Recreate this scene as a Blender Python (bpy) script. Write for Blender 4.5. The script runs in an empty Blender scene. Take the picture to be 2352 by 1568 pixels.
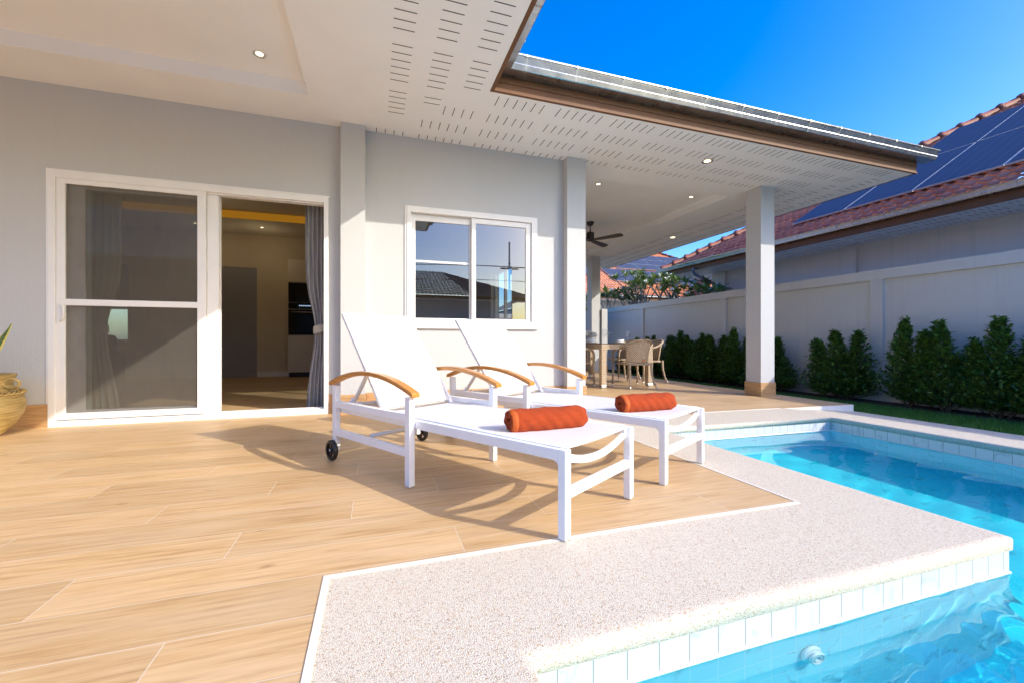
import bpy, bmesh, math, random
from math import sin, cos, pi, radians, sqrt, atan2, hypot, floor
from mathutils import Vector, Matrix
random.seed(7)
scene = bpy.context.scene
COL = scene.collection

# ------------------------------------------------------------------ camera
cam_d = bpy.data.cameras.new('camera'); cam = bpy.data.objects.new('camera', cam_d); COL.objects.link(cam)
CAM_H = 0.76
cam.location = (0, 0, CAM_H); cam.rotation_euler = (radians(90), 0, radians(-18.3))
cam_d.sensor_width = 36; cam_d.lens = 36*956/2352; cam_d.sensor_fit = 'HORIZONTAL'
cam_d.clip_start = 0.05; cam_d.clip_end = 2000
scene.camera = cam

# ------------------------------------------------------------------ light
SUN_DIR = Vector((1.27, -1.17, 1.0)).normalized()      # towards the sun
SUN_EL = math.asin(SUN_DIR.z); SUN_AZ = atan2(SUN_DIR.x, SUN_DIR.y)
w = bpy.data.worlds.new('World'); scene.world = w; w.use_nodes = True
nt = w.node_tree; nt.nodes.clear()
wo = nt.nodes.new('ShaderNodeOutputWorld'); bg = nt.nodes.new('ShaderNodeBackground')
sky = nt.nodes.new('ShaderNodeTexSky'); sky.sky_type = 'NISHITA'; sky.sun_disc = False
sky.sun_elevation = SUN_EL; sky.sun_rotation = SUN_AZ
sky.air_density = 1.0; sky.dust_density = 1.9; sky.ozone_density = 2.2; sky.altitude = 0
hs = nt.nodes.new('ShaderNodeHueSaturation'); hs.inputs['Hue'].default_value = .516; hs.inputs['Saturation'].default_value = 1.6; hs.inputs['Value'].default_value = 1.2
nt.links.new(sky.outputs[0], hs.inputs['Color']); nt.links.new(hs.outputs[0], bg.inputs['Color'])
bg.inputs['Strength'].default_value = 0.15
nt.links.new(bg.outputs[0], wo.inputs['Surface'])
sd = bpy.data.lights.new('sun', 'SUN'); so = bpy.data.objects.new('sun', sd); COL.objects.link(so)
sd.energy = 2.0; sd.angle = radians(0.5); sd.color = (1.0, 0.93, 0.80)
so.rotation_euler = SUN_DIR.to_track_quat('Z', 'Y').to_euler()
scene.view_settings.view_transform = 'Standard'; scene.view_settings.look = 'None'
scene.view_settings.exposure = 1.18; scene.view_settings.gamma = 1.0
scene.render.engine = 'CYCLES'
cy = scene.cycles
cy.max_bounces = 12; cy.diffuse_bounces = 6; cy.glossy_bounces = 5; cy.transmission_bounces = 8; cy.transparent_max_bounces = 16; cy.volume_bounces = 0
cy.use_denoising = True; cy.caustics_reflective = False; cy.caustics_refractive = True
cy.sample_clamp_indirect = 8

# ------------------------------------------------------------------ node helpers
def nn(nt, t, **kw):
    n = nt.nodes.new(t)
    for k, v in kw.items():
        if k in n.inputs: n.inputs[k].default_value = v
        else: setattr(n, k, v)
    return n
def base_mat(name):
    m = bpy.data.materials.new(name); m.use_nodes = True; nt = m.node_tree; nt.nodes.clear()
    o = nt.nodes.new('ShaderNodeOutputMaterial'); return m, nt, o
def math_(nt, op, a, b=None, c=None):
    n = nt.nodes.new('ShaderNodeMath'); n.operation = op
    for i, v in enumerate((a, b, c)):
        if v is None: continue
        if isinstance(v, (int, float)): n.inputs[i].default_value = v
        else: nt.links.new(v, n.inputs[i])
    return n.outputs[0]
def ramp(nt, fac, stops, interp='LINEAR'):
    r = nt.nodes.new('ShaderNodeValToRGB'); r.color_ramp.interpolation = interp
    e = r.color_ramp.elements
    while len(e) < len(stops): e.new(0.5)
    for i, (p, c) in enumerate(stops): e[i].position = p; e[i].color = (*c, 1) if len(c) == 3 else c
    nt.links.new(fac, r.inputs[0]); return r.outputs[0]
def mixc(nt, fac, a, b, mode='MIX'):
    n = nt.nodes.new('ShaderNodeMix'); n.data_type = 'RGBA'; n.blend_type = mode
    for s, v in ((0, fac), (6, a), (7, b)):
        if isinstance(v, (int, float)): n.inputs[s].default_value = v
        elif isinstance(v, tuple): n.inputs[s].default_value = (*v, 1) if len(v) == 3 else v
        else: nt.links.new(v, n.inputs[s])
    return n.outputs[2]
def noise(nt, vec, scale, detail=3, rough=.5, out='Fac'):
    n = nt.nodes.new('ShaderNodeTexNoise'); n.inputs['Scale'].default_value = scale; n.inputs['Detail'].default_value = detail; n.inputs['Roughness'].default_value = rough
    if vec is not None: nt.links.new(vec, n.inputs['Vector'])
    return n.outputs[out]
def mapping(nt, vec, scale=(1,1,1), loc=(0,0,0), rot=(0,0,0)):
    n = nt.nodes.new('ShaderNodeMapping'); n.inputs['Scale'].default_value = scale; n.inputs['Location'].default_value = loc; n.inputs['Rotation'].default_value = rot
    nt.links.new(vec, n.inputs['Vector']); return n.outputs[0]
def coords(nt, which='Object'):
    return nt.nodes.new('ShaderNodeTexCoord').outputs[which]
def bump(nt, height, strength=.3, dist=.01):
    n = nt.nodes.new('ShaderNodeBump'); n.inputs['Strength'].default_value = strength; n.inputs['Distance'].default_value = dist
    nt.links.new(height, n.inputs['Height']); return n.outputs[0]
def principled(nt, o, color, rough=.5, metal=0., normal=None, **kw):
    p = nt.nodes.new('ShaderNodeBsdfPrincipled')
    for k, v in (('Base Color', color), ('Roughness', rough), ('Metallic', metal)):
        if isinstance(v, (int, float)): p.inputs[k].default_value = v
        elif isinstance(v, tuple): p.inputs[k].default_value = (*v, 1)
        else: nt.links.new(v, p.inputs[k])
    for k, v in kw.items(): p.inputs[k].default_value = v
    if normal is not None: nt.links.new(normal, p.inputs['Normal'])
    nt.links.new(p.outputs[0], o.inputs['Surface']); return p

# ------------------------------------------------------------------ materials
M = {}
def simple(name, color, rough=.5, metal=0., var=.06, nscale=8, bstr=0., bscale=60, bdist=.004, **kw):
    m, nt, o = base_mat(name); v = coords(nt)
    n = noise(nt, v, nscale, 4)
    lo = tuple(max(0, c*(1-var)) for c in color); hi = tuple(min(1, c*(1+var)) for c in color)
    c = ramp(nt, n, [(.3, lo), (.7, hi)])
    nb = bump(nt, noise(nt, v, bscale, 4), bstr, bdist) if bstr else None
    principled(nt, o, c, rough, metal, nb, **kw); M[name] = m; return m

def mk_plaster(name, col):
    m, nt, o = base_mat(name); v = coords(nt)
    big = noise(nt, v, .9, 4); fine = noise(nt, mapping(nt, v, (1, 1, .12)), 90, 3)
    trow = noise(nt, v, 26, 5, .6)
    c = mixc(nt, math_(nt, 'MULTIPLY', big, .5), col, tuple(x*.90 for x in col)); c = mixc(nt, math_(nt, 'MULTIPLY', fine, .12), c, tuple(x*.80 for x in col))
    streak = ramp(nt, noise(nt, mapping(nt, v, (9, 9, .35)), 1.6, 4, .6), [(.52, (0,0,0)), (.75, (1,1,1))])
    c = mixc(nt, math_(nt, 'MULTIPLY', streak, .22 if name != 'plaster' else .05), c, tuple(x*.62 for x in col))
    h = math_(nt, 'ADD', math_(nt, 'MULTIPLY', fine, .6), trow)
    principled(nt, o, c, .75, 0, bump(nt, h, .38, .005)); M[name] = m
mk_plaster('plaster', (.545, .55, .555)); mk_plaster('boundary_paint', (.66, .625, .59)); mk_plaster('neighbour_paint', (.66, .63, .60))
simple('soffit', (.87, .87, .87), .6, var=.02, nscale=2)
simple('slot', (.02, .018, .016), .9)
simple('upvc', (.82, .81, .79), .35, var=.02)
simple('white_powdercoat', (.88, .88, .88), .35, var=.02, bstr=.05, bscale=400, bdist=.0005)
simple('black_rubber', (.012, .012, .013), .35)
simple('chrome', (.75, .75, .76), .15, 1.0)
simple('fascia_brown', (.15, .062, .022), .65, var=.12, nscale=3, bstr=.08, bscale=40)
simple('skirting_dummy', (.4, .25, .1))
simple('dark_fan', (.035, .024, .02), .4)
simple('dark_glass', (.01, .01, .012), .08)
simple('kitchen_white', (.72, .68, .60), .3, var=.02)
simple('interior_wall', (.62, .55, .43), .8, var=.03, nscale=2)
simple('interior_ceiling', (.62, .58, .50), .8, var=.02, nscale=2)
simple('grey_door', (.30, .30, .34), .6, var=.03)
simple('curtain', (.37, .36, .36), .9, var=.05, nscale=40, bstr=.1, bscale=500)
simple('curtain_liner', (.50, .46, .38), .9, var=.05, nscale=40)
simple('sofa', (.12, .08, .06), .9, var=.1, nscale=60)
simple('ceramic_white', (.85, .85, .85), .12, var=.01)
simple('straw_mat', (.55, .42, .24), .8, var=.2, nscale=120)
simple('table_glass', (.015, .015, .018), .05)
simple('foot_metal', (.7, .7, .7), .3, .9)
simple('bark', (.30, .27, .23), .9, var=.25, nscale=25, bstr=.4, bscale=60)
simple('twig', (.12, .085, .055), .9, var=.25, nscale=40)
simple('soil', (.055, .032, .022), .95, var=.4, nscale=20, bstr=.8, bscale=40, bdist=.03)
simple('petal', (.85, .84, .78), .6, var=.04, nscale=80)
simple('red_valve', (.45, .03, .02), .4)
simple('pvc_blue', (.55, .60, .68), .35)
simple('pool_fitting', (.80, .83, .86), .3)
simple('counter_tile', (.52, .43, .30), .4, var=.08, nscale=6)
simple('grout', (.80, .75, .66), .8)
simple('ridge_tile', (.27, .075, .042), .6, var=.15)
simple('bead', (.80, .75, .68), .35, var=.05)
simple('concrete', (.45, .44, .43), .9, var=.1, bstr=.2)
simple('solar_frame', (.75, .76, .78), .3, .7)
simple('bracket_metal', (.40, .42, .44), .45, 1.0)
simple('dark_pipe', (.16, .17, .20), .35, .4)
simple('cable', (.02, .02, .02), .6)
simple('tower_plinth', (.02, .02, .03), .4)

def emit(name, col, s):
    m, nt, o = base_mat(name); e = nt.nodes.new('ShaderNodeEmission'); e.inputs[0].default_value = (*col, 1); e.inputs[1].default_value = s
    n = noise(nt, coords(nt), 30); c = mixc(nt, math_(nt, 'MULTIPLY', n, .2), col, tuple(x*.8 for x in col)); nt.links.new(c, e.inputs[0])
    nt.links.new(e.outputs[0], o.inputs[0]); M[name] = m
emit('lamp_glow', (1, .78, .42), 2.2)
emit('cove_glow', (1.0, .42, .03), .13)
emit('oven_display', (.5, .7, 1.0), .5)

# wood-look plank tiles (also used, rotated, for skirting)
PW, PL, PY0, PX0, PST = .2137, 1.22, 1.062, -.502, .407
def mk_planks():
    m, nt, o = base_mat('plank_tile'); v = coords(nt)
    s = nt.nodes.new('ShaderNodeSeparateXYZ'); nt.links.new(v, s.inputs[0])
    yy = math_(nt, 'DIVIDE', math_(nt, 'SUBTRACT', s.outputs[1], PY0), PW)
    row = math_(nt, 'FLOOR', yy); fy = math_(nt, 'SUBTRACT', yy, row)
    m3 = math_(nt, 'FLOORED_MODULO', row, 3.0)
    xx = math_(nt, 'DIVIDE', math_(nt, 'SUBTRACT', math_(nt, 'SUBTRACT', s.outputs[0], PX0), math_(nt, 'MULTIPLY', m3, PST)), PL)
    colm = math_(nt, 'FLOOR', xx); fx = math_(nt, 'SUBTRACT', xx, colm)
    ex = math_(nt, 'MULTIPLY', math_(nt, 'MINIMUM', fx, math_(nt, 'SUBTRACT', 1.0, fx)), PL)
    ey = math_(nt, 'MULTIPLY', math_(nt, 'MINIMUM', fy, math_(nt, 'SUBTRACT', 1.0, fy)), PW)
    edge = math_(nt, 'MINIMUM', ex, ey)
    g = math_(nt, 'LESS_THAN', edge, .0014)
    cid = nt.nodes.new('ShaderNodeCombineXYZ'); nt.links.new(colm, cid.inputs[0]); nt.links.new(row, cid.inputs[1])
    wn = nt.nodes.new('ShaderNodeTexWhiteNoise'); wn.noise_dimensions = '2D'; nt.links.new(cid.outputs[0], wn.inputs['Vector'])
    off = nt.nodes.new('ShaderNodeVectorMath'); off.operation = 'MULTIPLY_ADD'
    nt.links.new(wn.outputs['Color'], off.inputs[0]); off.inputs[1].default_value = (9, 9, 0); nt.links.new(v, off.inputs[2])
    ov = off.outputs[0]
    grain = noise(nt, mapping(nt, ov, (1.6, 26, 1)), 2.2, 6, .6)
    fine = noise(nt, mapping(nt, ov, (5, 190, 1)), 3.0, 4, .6)
    cloud = noise(nt, mapping(nt, ov, (.9, 4.5, 1)), 2.0, 3, .5)
    knot = noise(nt, mapping(nt, ov, (2.2, 9, 1)), 2.6, 2, .4)
    c = ramp(nt, grain, [(.30, (.36, .21, .088)), (.46, (.51, .325, .148)), (.56, (.565, .375, .182)), (.72, (.63, .445, .23))])
    c = mixc(nt, math_(nt, 'MULTIPLY', ramp(nt, fine, [(.35, (0,0,0)), (.75, (1,1,1))]), .30), c, (.36, .215, .11))
    c = mixc(nt, math_(nt, 'MULTIPLY', ramp(nt, cloud, [(.35, (0,0,0)), (.7, (1,1,1))]), .38), c, (.62, .47, .31))
    c = mixc(nt, math_(nt, 'MULTIPLY', ramp(nt, knot, [(.70, (0,0,0)), (.80, (1,1,1))]), .65), c, (.22, .11, .05))
    tint = math_(nt, 'MULTIPLY_ADD', wn.outputs['Value'], .18, .99)
    hsv = nt.nodes.new('ShaderNodeHueSaturation'); nt.links.new(c, hsv.inputs['Color']); nt.links.new(tint, hsv.inputs['Value'])
    c = mixc(nt, g, hsv.outputs[0], (.66, .56, .44))
    h = math_(nt, 'SUBTRACT', math_(nt, 'MULTIPLY', grain, .35), math_(nt, 'MULTIPLY', g, 1.0))
    principled(nt, o, c, ramp(nt, grain, [(.2, (.42,)*3), (.8, (.55,)*3)]), 0, bump(nt, h, .25, .0015)); M['plank_tile'] = m
    m, nt, o = base_mat('skirting_tile'); v = coords(nt)
    gr = noise(nt, mapping(nt, v, (2, 2, 40)), 2.2, 6, .6)
    c = ramp(nt, gr, [(.3, (.36, .19, .08)), (.5, (.50, .30, .14)), (.75, (.60, .39, .20))])
    principled(nt, o, c, .5, 0, bump(nt, gr, .15, .002)); M['skirting_tile'] = m
mk_planks()

def mk_pebble():
    m, nt, o = base_mat('pebble_wash'); v = coords(nt)
    vo = nt.nodes.new('ShaderNodeTexVoronoi'); vo.inputs['Scale'].default_value = 300; nt.links.new(v, vo.inputs['Vector'])
    s = nt.nodes.new('ShaderNodeSeparateColor'); nt.links.new(vo.outputs['Color'], s.inputs[0])
    c = ramp(nt, s.outputs[0], [(0, (.32, .26, .20)), (.03, (.48, .28, .11)), (.07, (.60, .47, .33)), (.18, (.70, .61, .50)), (.40, (.73, .655, .52)), (.62, (.75, .70, .575)), (.86, (.77, .74, .635))], 'CONSTANT')
    dist = vo.outputs['Distance']
    gap = ramp(nt, dist, [(.35, (0,0,0)), (.72, (1,1,1))])
    c = mixc(nt, math_(nt, 'MULTIPLY', gap, .40), c, (.52, .45, .37))
    big = noise(nt, v, 1.7, 3); c = mixc(nt, math_(nt, 'MULTIPLY', big, .2), c, (.60, .52, .42))
    principled(nt, o, c, .65, 0, bump(nt, math_(nt, 'SUBTRACT', 1.0, dist), .55, .004)); M['pebble_wash'] = m
mk_pebble()

def mk_tile():
    m, nt, o = base_mat('marble_tile'); v = coords(nt)
    T = .1015
    s = nt.nodes.new('ShaderNodeSeparateXYZ'); nt.links.new(v, s.inputs[0])
    geo = nt.nodes.new('ShaderNodeNewGeometry'); sn = nt.nodes.new('ShaderNodeSeparateXYZ'); nt.links.new(geo.outputs['True Normal'], sn.inputs[0])
    def axis(a, n, offs):
        u = math_(nt, 'DIVIDE', math_(nt, 'SUBTRACT', a, offs), T); f = math_(nt, 'FRACT', u)
        d = math_(nt, 'MULTIPLY', math_(nt, 'MINIMUM', f, math_(nt, 'SUBTRACT', 1.0, f)), T)
        skip = math_(nt, 'GREATER_THAN', math_(nt, 'ABSOLUTE', n), .5)
        return math_(nt, 'ADD', d, skip), math_(nt, 'MULTIPLY', math_(nt, 'FLOOR', u), math_(nt, 'SUBTRACT', 1.0, skip))
    dx, ix = axis(s.outputs[0], sn.outputs[0], .536-.1015*3); dy, iy = axis(s.outputs[1], sn.outputs[1], 3.13-.1015*40); zc = math_(nt, 'MULTIPLY_ADD', math_(nt, 'MAXIMUM', math_(nt, 'SUBTRACT', s.outputs[0], 1.0), 0.0), .0097, s.outputs[2]); dz, iz = axis(zc, sn.outputs[2], -.147-.1015*20)
    edge = math_(nt, 'MINIMUM', math_(nt, 'MINIMUM', dx, dy), dz)
    g = math_(nt, 'LESS_THAN', edge, .0020)
    cid = nt.nodes.new('ShaderNodeCombineXYZ'); nt.links.new(ix, cid.inputs[0]); nt.links.new(iy, cid.inputs[1]); nt.links.new(iz, cid.inputs[2])
    wn = nt.nodes.new('ShaderNodeTexWhiteNoise'); wn.noise_dimensions = '3D'; nt.links.new(cid.outputs[0], wn.inputs['Vector'])
    off = nt.nodes.new('ShaderNodeVectorMath'); off.operation = 'MULTIPLY_ADD'
    nt.links.new(wn.outputs['Color'], off.inputs[0]); off.inputs[1].default_value = (7, 7, 7); nt.links.new(v, off.inputs[2])
    n = noise(nt, off.outputs[0], 3.2, 4, .55); vmask = ramp(nt, noise(nt, off.outputs[0], 4.0, 2), [(.48, (0,0,0)), (.60, (1,1,1))])
    vein = math_(nt, 'ABSOLUTE', math_(nt, 'SUBTRACT', n, .5))
    vv = ramp(nt, vein, [(0, (.34, .36, .39)), (.012, (.50, .51, .53)), (.035, (.62, .63, .635))]); vv = mixc(nt, vmask, (.62, .63, .635), vv)
    cl = noise(nt, off.outputs[0], 9, 4); c = mixc(nt, math_(nt, 'MULTIPLY', cl, .35), vv, (.54, .56, .58))
    gc = mixc(nt, g, c, (.26, .27, .26))
    principled(nt, o, gc, .45, 0, bump(nt, math_(nt, 'SUBTRACT', 1.0, g), .3, .002)); M['marble_tile'] = m
    for nm, col, gcol in (('water_tinted_wall_tile', (.36, .86, .95), (.58, .88, .93)), ('water_tinted_floor_tile', (.02, .80, .95), (.10, .84, .95))):  # cyan of the water painted into the submerged marble colours, stronger on the floor
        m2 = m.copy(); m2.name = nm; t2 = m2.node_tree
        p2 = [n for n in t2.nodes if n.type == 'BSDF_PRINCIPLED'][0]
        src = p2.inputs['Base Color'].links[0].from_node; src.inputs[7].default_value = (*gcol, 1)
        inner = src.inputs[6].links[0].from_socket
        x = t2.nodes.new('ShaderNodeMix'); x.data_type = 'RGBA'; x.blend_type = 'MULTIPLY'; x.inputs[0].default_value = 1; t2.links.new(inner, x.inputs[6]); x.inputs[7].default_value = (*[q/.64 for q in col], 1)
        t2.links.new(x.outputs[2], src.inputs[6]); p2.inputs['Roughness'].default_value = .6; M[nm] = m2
mk_tile()

def mk_water():
    m, nt, o = base_mat('pool_water'); v = coords(nt)
    g = nt.nodes.new('ShaderNodeBsdfGlass'); g.inputs['IOR'].default_value = 1.33; g.inputs['Roughness'].default_value = 0.0; g.inputs['Color'].default_value = (.84, .985, 1, 1)
    nt.links.new(g.outputs[0], o.inputs['Surface'])
    M['pool_water'] = m
mk_water()

def mk_glass(name, tint, boost=.12, rough=0.0):
    m, nt, o = base_mat(name)
    lw = nt.nodes.new('ShaderNodeFresnel'); lw.inputs['IOR'].default_value = 1.5
    geo = nt.nodes.new('ShaderNodeNewGeometry'); f = math_(nt, 'MULTIPLY', math_(nt, 'ADD', math_(nt, 'MULTIPLY', lw.outputs[0], 1.3), boost), math_(nt, 'SUBTRACT', 1.0, geo.outputs['Backfacing']))
    n = noise(nt, coords(nt), 3, 2)
    tr = nt.nodes.new('ShaderNodeBsdfTransparent'); c = mixc(nt, math_(nt, 'MULTIPLY', n, .1), tint, tuple(x*.9 for x in tint)); nt.links.new(c, tr.inputs[0])
    gl = nt.nodes.new('ShaderNodeBsdfGlossy'); gl.inputs['Roughness'].default_value = rough
    mx = nt.nodes.new('ShaderNodeMixShader'); nt.links.new(f, mx.inputs[0]); nt.links.new(tr.outputs[0], mx.inputs[1]); nt.links.new(gl.outputs[0], mx.inputs[2])
    nt.links.new(mx.outputs[0], o.inputs['Surface']); M[name] = m
mk_glass('window_glass', (.72, .76, .77), .16); mk_glass('door_glass', (.80, .84, .82), .05); mk_glass('clear_glass', (.99, .99, .99), .06)

def mk_screen():
    m, nt, o = base_mat('fly_screen'); v = coords(nt)
    moire = noise(nt, mapping(nt, v, (6, 1, 2)), 2.5, 3)
    tr = nt.nodes.new('ShaderNodeBsdfTransparent'); df = nt.nodes.new('ShaderNodeBsdfDiffuse'); df.inputs[0].default_value = (.15, .135, .115, 1)
    mx = nt.nodes.new('ShaderNodeMixShader'); nt.links.new(math_(nt, 'MULTIPLY_ADD', moire, .12, .32), mx.inputs[0])
    nt.links.new(tr.outputs[0], mx.inputs[1]); nt.links.new(df.outputs[0], mx.inputs[2]); nt.links.new(mx.outputs[0], o.inputs[0]); M['fly_screen'] = m
    m, nt, o = base_mat('sling_mesh'); v = coords(nt)
    ck = nt.nodes.new('ShaderNodeTexChecker'); ck.inputs['Scale'].default_value = 260; nt.links.new(v, ck.inputs['Vector'])
    df = nt.nodes.new('ShaderNodeBsdfPrincipled'); df.inputs['Roughness'].default_value = .6
    c = mixc(nt, ck.outputs[1], (.86, .86, .86), (.78, .78, .79)); nt.links.new(c, df.inputs['Base Color'])
    nt.links.new(bump(nt, ck.outputs[1], .25, .001), df.inputs['Normal'])
    tl = nt.nodes.new('ShaderNodeBsdfTranslucent'); tl.inputs[0].default_value = (.8, .8, .8, 1)
    mx = nt.nodes.new('ShaderNodeMixShader'); mx.inputs[0].default_value = .18
    nt.links.new(df.outputs[0], mx.inputs[1]); nt.links.new(tl.outputs[0], mx.inputs[2]); nt.links.new(mx.outputs[0], o.inputs[0]); M['sling_mesh'] = m
mk_screen()

def mk_metal():
    m, nt, o = base_mat('galvanised'); v = coords(nt)
    a = noise(nt, v, 9, 2, .5); b = noise(nt, v, 2.5, 2)
    c = ramp(nt, a, [(.3, (.41, .44, .47)), (.55, (.46, .49, .52)), (.75, (.51, .54, .57))])
    r = ramp(nt, math_(nt, 'ADD', math_(nt, 'MULTIPLY', a, .5), math_(nt, 'MULTIPLY', b, .5)), [(.3, (.24,)*3), (.7, (.34,)*3)])
    principled(nt, o, c, r, 1.0, bump(nt, b, .04, .01)); M['galvanised'] = m
    m, nt, o = base_mat('teak'); v = coords(nt)
    g = noise(nt, mapping(nt, v, (60, 3, 60)), 2, 5, .6)
    c = ramp(nt, g, [(.3, (.42, .155, .022)), (.55, (.56, .23, .04)), (.75, (.64, .29, .06))])
    principled(nt, o, c, .32, 0, None, **{'Coat Weight': .3}); M['teak'] = m
    m, nt, o = base_mat('terry_orange'); v = coords(nt)
    a = noise(nt, v, 300, 3, .7); b = noise(nt, v, 14, 4)
    c = ramp(nt, math_(nt, 'ADD', math_(nt, 'MULTIPLY', a, .8), math_(nt, 'MULTIPLY', b, .2)), [(.34, (.27, .027, .002)), (.5, (.39, .046, .003)), (.68, (.50, .072, .006))])
    principled(nt, o, c, .95, 0, bump(nt, a, .9, .006), **{'Sheen Weight': .04, 'Sheen Tint': (1, .5, .2, 1)}); M['terry_orange'] = m
    simple('hem_orange', (.54, .095, .006), .7, var=.08, nscale=60, bstr=.3, bscale=300)
    m, nt, o = base_mat('clay_pot'); v = coords(nt)
    a = noise(nt, mapping(nt, v, (2, 2, 34)), 2.2, 6, .65); b = noise(nt, v, 4, 3)
    c = ramp(nt, a, [(.28, (.10, .062, .02)), (.42, (.34, .235, .08)), (.55, (.52, .38, .15)), (.72, (.62, .49, .25))])
    c = mixc(nt, math_(nt, 'MULTIPLY', b, .4), c, (.50, .35, .10))
    principled(nt, o, c, .55, 0, bump(nt, a, .3, .006)); M['clay_pot'] = m
mk_metal()

def mk_wicker():
    m, nt, o = base_mat('wicker'); v = coords(nt, 'UV')
    s = nt.nodes.new('ShaderNodeSeparateXYZ'); nt.links.new(v, s.inputs[0])
    u = s.outputs[0]; q = s.outputs[1]; P = .034
    ru = math_(nt, 'DIVIDE', u, P); rq = math_(nt, 'DIVIDE', q, P*.6)
    row = math_(nt, 'FLOOR', rq)
    ph = math_(nt, 'MULTIPLY', math_(nt, 'FLOORED_MODULO', row, 2.0), pi)
    wv = math_(nt, 'SINE', math_(nt, 'ADD', math_(nt, 'MULTIPLY', ru, pi*2), ph))
    rr = math_(nt, 'SINE', math_(nt, 'MULTIPLY', math_(nt, 'FRACT', rq), pi))
    h = math_(nt, 'MULTIPLY', math_(nt, 'MULTIPLY_ADD', wv, .5, .5), rr)
    n = noise(nt, v, 90, 2)
    c = ramp(nt, h, [(.0, (.13, .08, .045)), (.22, (.50, .37, .23)), (.55, (.74, .60, .43)), (1, (.82, .70, .53))])
    c = mixc(nt, math_(nt, 'MULTIPLY', n, .3), c, (.5, .38, .24))
    principled(nt, o, c, .5, 0, bump(nt, h, .8, .006)); M['wicker'] = m
mk_wicker()

def mk_leaf(name, dark, light, rough=.35, tl=.25):
    m, nt, o = base_mat(name)
    oi = nt.nodes.new('ShaderNodeNewGeometry')
    n = noise(nt, coords(nt), 14, 3)
    f = math_(nt, 'ADD', math_(nt, 'MULTIPLY', oi.outputs['Random Per Island'], .75), math_(nt, 'MULTIPLY', n, .3))
    c = ramp(nt, f, [(.15, dark), (.6, tuple((a+b)/2 for a, b in zip(dark, light))), (.95, light)])
    p = nt.nodes.new('ShaderNodeBsdfPrincipled'); nt.links.new(c, p.inputs['Base Color']); p.inputs['Roughness'].default_value = rough
    t = nt.nodes.new('ShaderNodeBsdfTranslucent'); nt.links.new(c, t.inputs[0])
    mx = nt.nodes.new('ShaderNodeMixShader'); mx.inputs[0].default_value = tl
    nt.links.new(p.outputs[0], mx.inputs[1]); nt.links.new(t.outputs[0], mx.inputs[2]); nt.links.new(mx.outputs[0], o.inputs[0]); M[name] = m
mk_leaf('hedge_leaf', (.026, .075, .016), (.20, .37, .06), .28); mk_leaf('plumeria_leaf', (.08, .15, .03), (.30, .40, .09))
mk_leaf('grass_blade', (.03, .13, .012), (.11, .30, .03), .5, .3); mk_leaf('flower_leaf', (.05, .10, .04), (.14, .22, .09))
def mk_snake():
    m, nt, o = base_mat('snake_leaf'); v = coords(nt, 'UV'); s = nt.nodes.new('ShaderNodeSeparateXYZ'); nt.links.new(v, s.inputs[0])
    e = math_(nt, 'ABSOLUTE', math_(nt, 'SUBTRACT', s.outputs[0], .5))
    n = noise(nt, mapping(nt, coords(nt), (4, 4, 30)), 3, 4)
    c = ramp(nt, n, [(.35, (.02, .06, .02)), (.6, (.07, .14, .05))]); c = mixc(nt, math_(nt, 'GREATER_THAN', e, .33), c, (.55, .52, .12))
    principled(nt, o, c, .35); M['snake_leaf'] = m
    m, nt, o = base_mat('lawn_soil'); v = coords(nt); n = noise(nt, v, 30, 4)
    c = ramp(nt, n, [(.3, (.025, .08, .012)), (.7, (.05, .16, .02))]); principled(nt, o, c, .95, 0, bump(nt, n, .6, .02)); M['lawn_soil'] = m
    m, nt, o = base_mat('land'); v = coords(nt); n = noise(nt, v, .4, 5)
    c = ramp(nt, n, [(.3, (.22, .20, .16)), (.7, (.32, .30, .24))]); principled(nt, o, c, .95); M['land'] = m
mk_snake()

def mk_rooftile(name, lo, hi):
    m, nt, o = base_mat(name); v = coords(nt, 'UV')
    s = nt.nodes.new('ShaderNodeSeparateXYZ'); nt.links.new(v, s.inputs[0])
    cid = nt.nodes.new('ShaderNodeCombineXYZ'); nt.links.new(math_(nt, 'FLOOR', s.outputs[0]), cid.inputs[0]); nt.links.new(math_(nt, 'FLOOR', s.outputs[1]), cid.inputs[1])
    wn = nt.nodes.new('ShaderNodeTexWhiteNoise'); wn.noise_dimensions = '2D'; nt.links.new(cid.outputs[0], wn.inputs['Vector'])
    n = noise(nt, coords(nt), 7, 4)
    f = math_(nt, 'ADD', math_(nt, 'MULTIPLY', wn.outputs['Value'], .55), math_(nt, 'MULTIPLY', n, .45))
    c = ramp(nt, f, [(.2, lo), (.8, hi)])
    principled(nt, o, c, .55, 0, bump(nt, n, .1, .01)); M[name] = m
mk_rooftile('terracotta_tile', (.36, .105, .060), (.58, .20, .115)); mk_rooftile('brown_tile', (.19, .13, .105), (.30, .21, .17)); mk_rooftile('orange_tile', (.42, .13, .05), (.60, .22, .085))
def mk_solar():
    m, nt, o = base_mat('solar_cell'); v = coords(nt, 'UV')
    s = nt.nodes.new('ShaderNodeSeparateXYZ'); nt.links.new(v, s.inputs[0])
    def ln(a, k, w):
        f = math_(nt, 'FRACT', math_(nt, 'MULTIPLY', a, k)); return math_(nt, 'LESS_THAN', math_(nt, 'MINIMUM', f, math_(nt, 'SUBTRACT', 1.0, f)), w)
    g = math_(nt, 'MAXIMUM', ln(s.outputs[0], 6, .035), ln(s.outputs[1], 12, .03))
    n = noise(nt, coords(nt), 1.5, 2)
    c = mixc(nt, n, (.045, .056, .095), (.06, .073, .12)); c = mixc(nt, math_(nt, 'MULTIPLY', g, .5), c, (.13, .17, .26))
    principled(nt, o, c, .5, 0, None, **{'Specular IOR Level': .06}); M['solar_cell'] = m
mk_solar()

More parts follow.
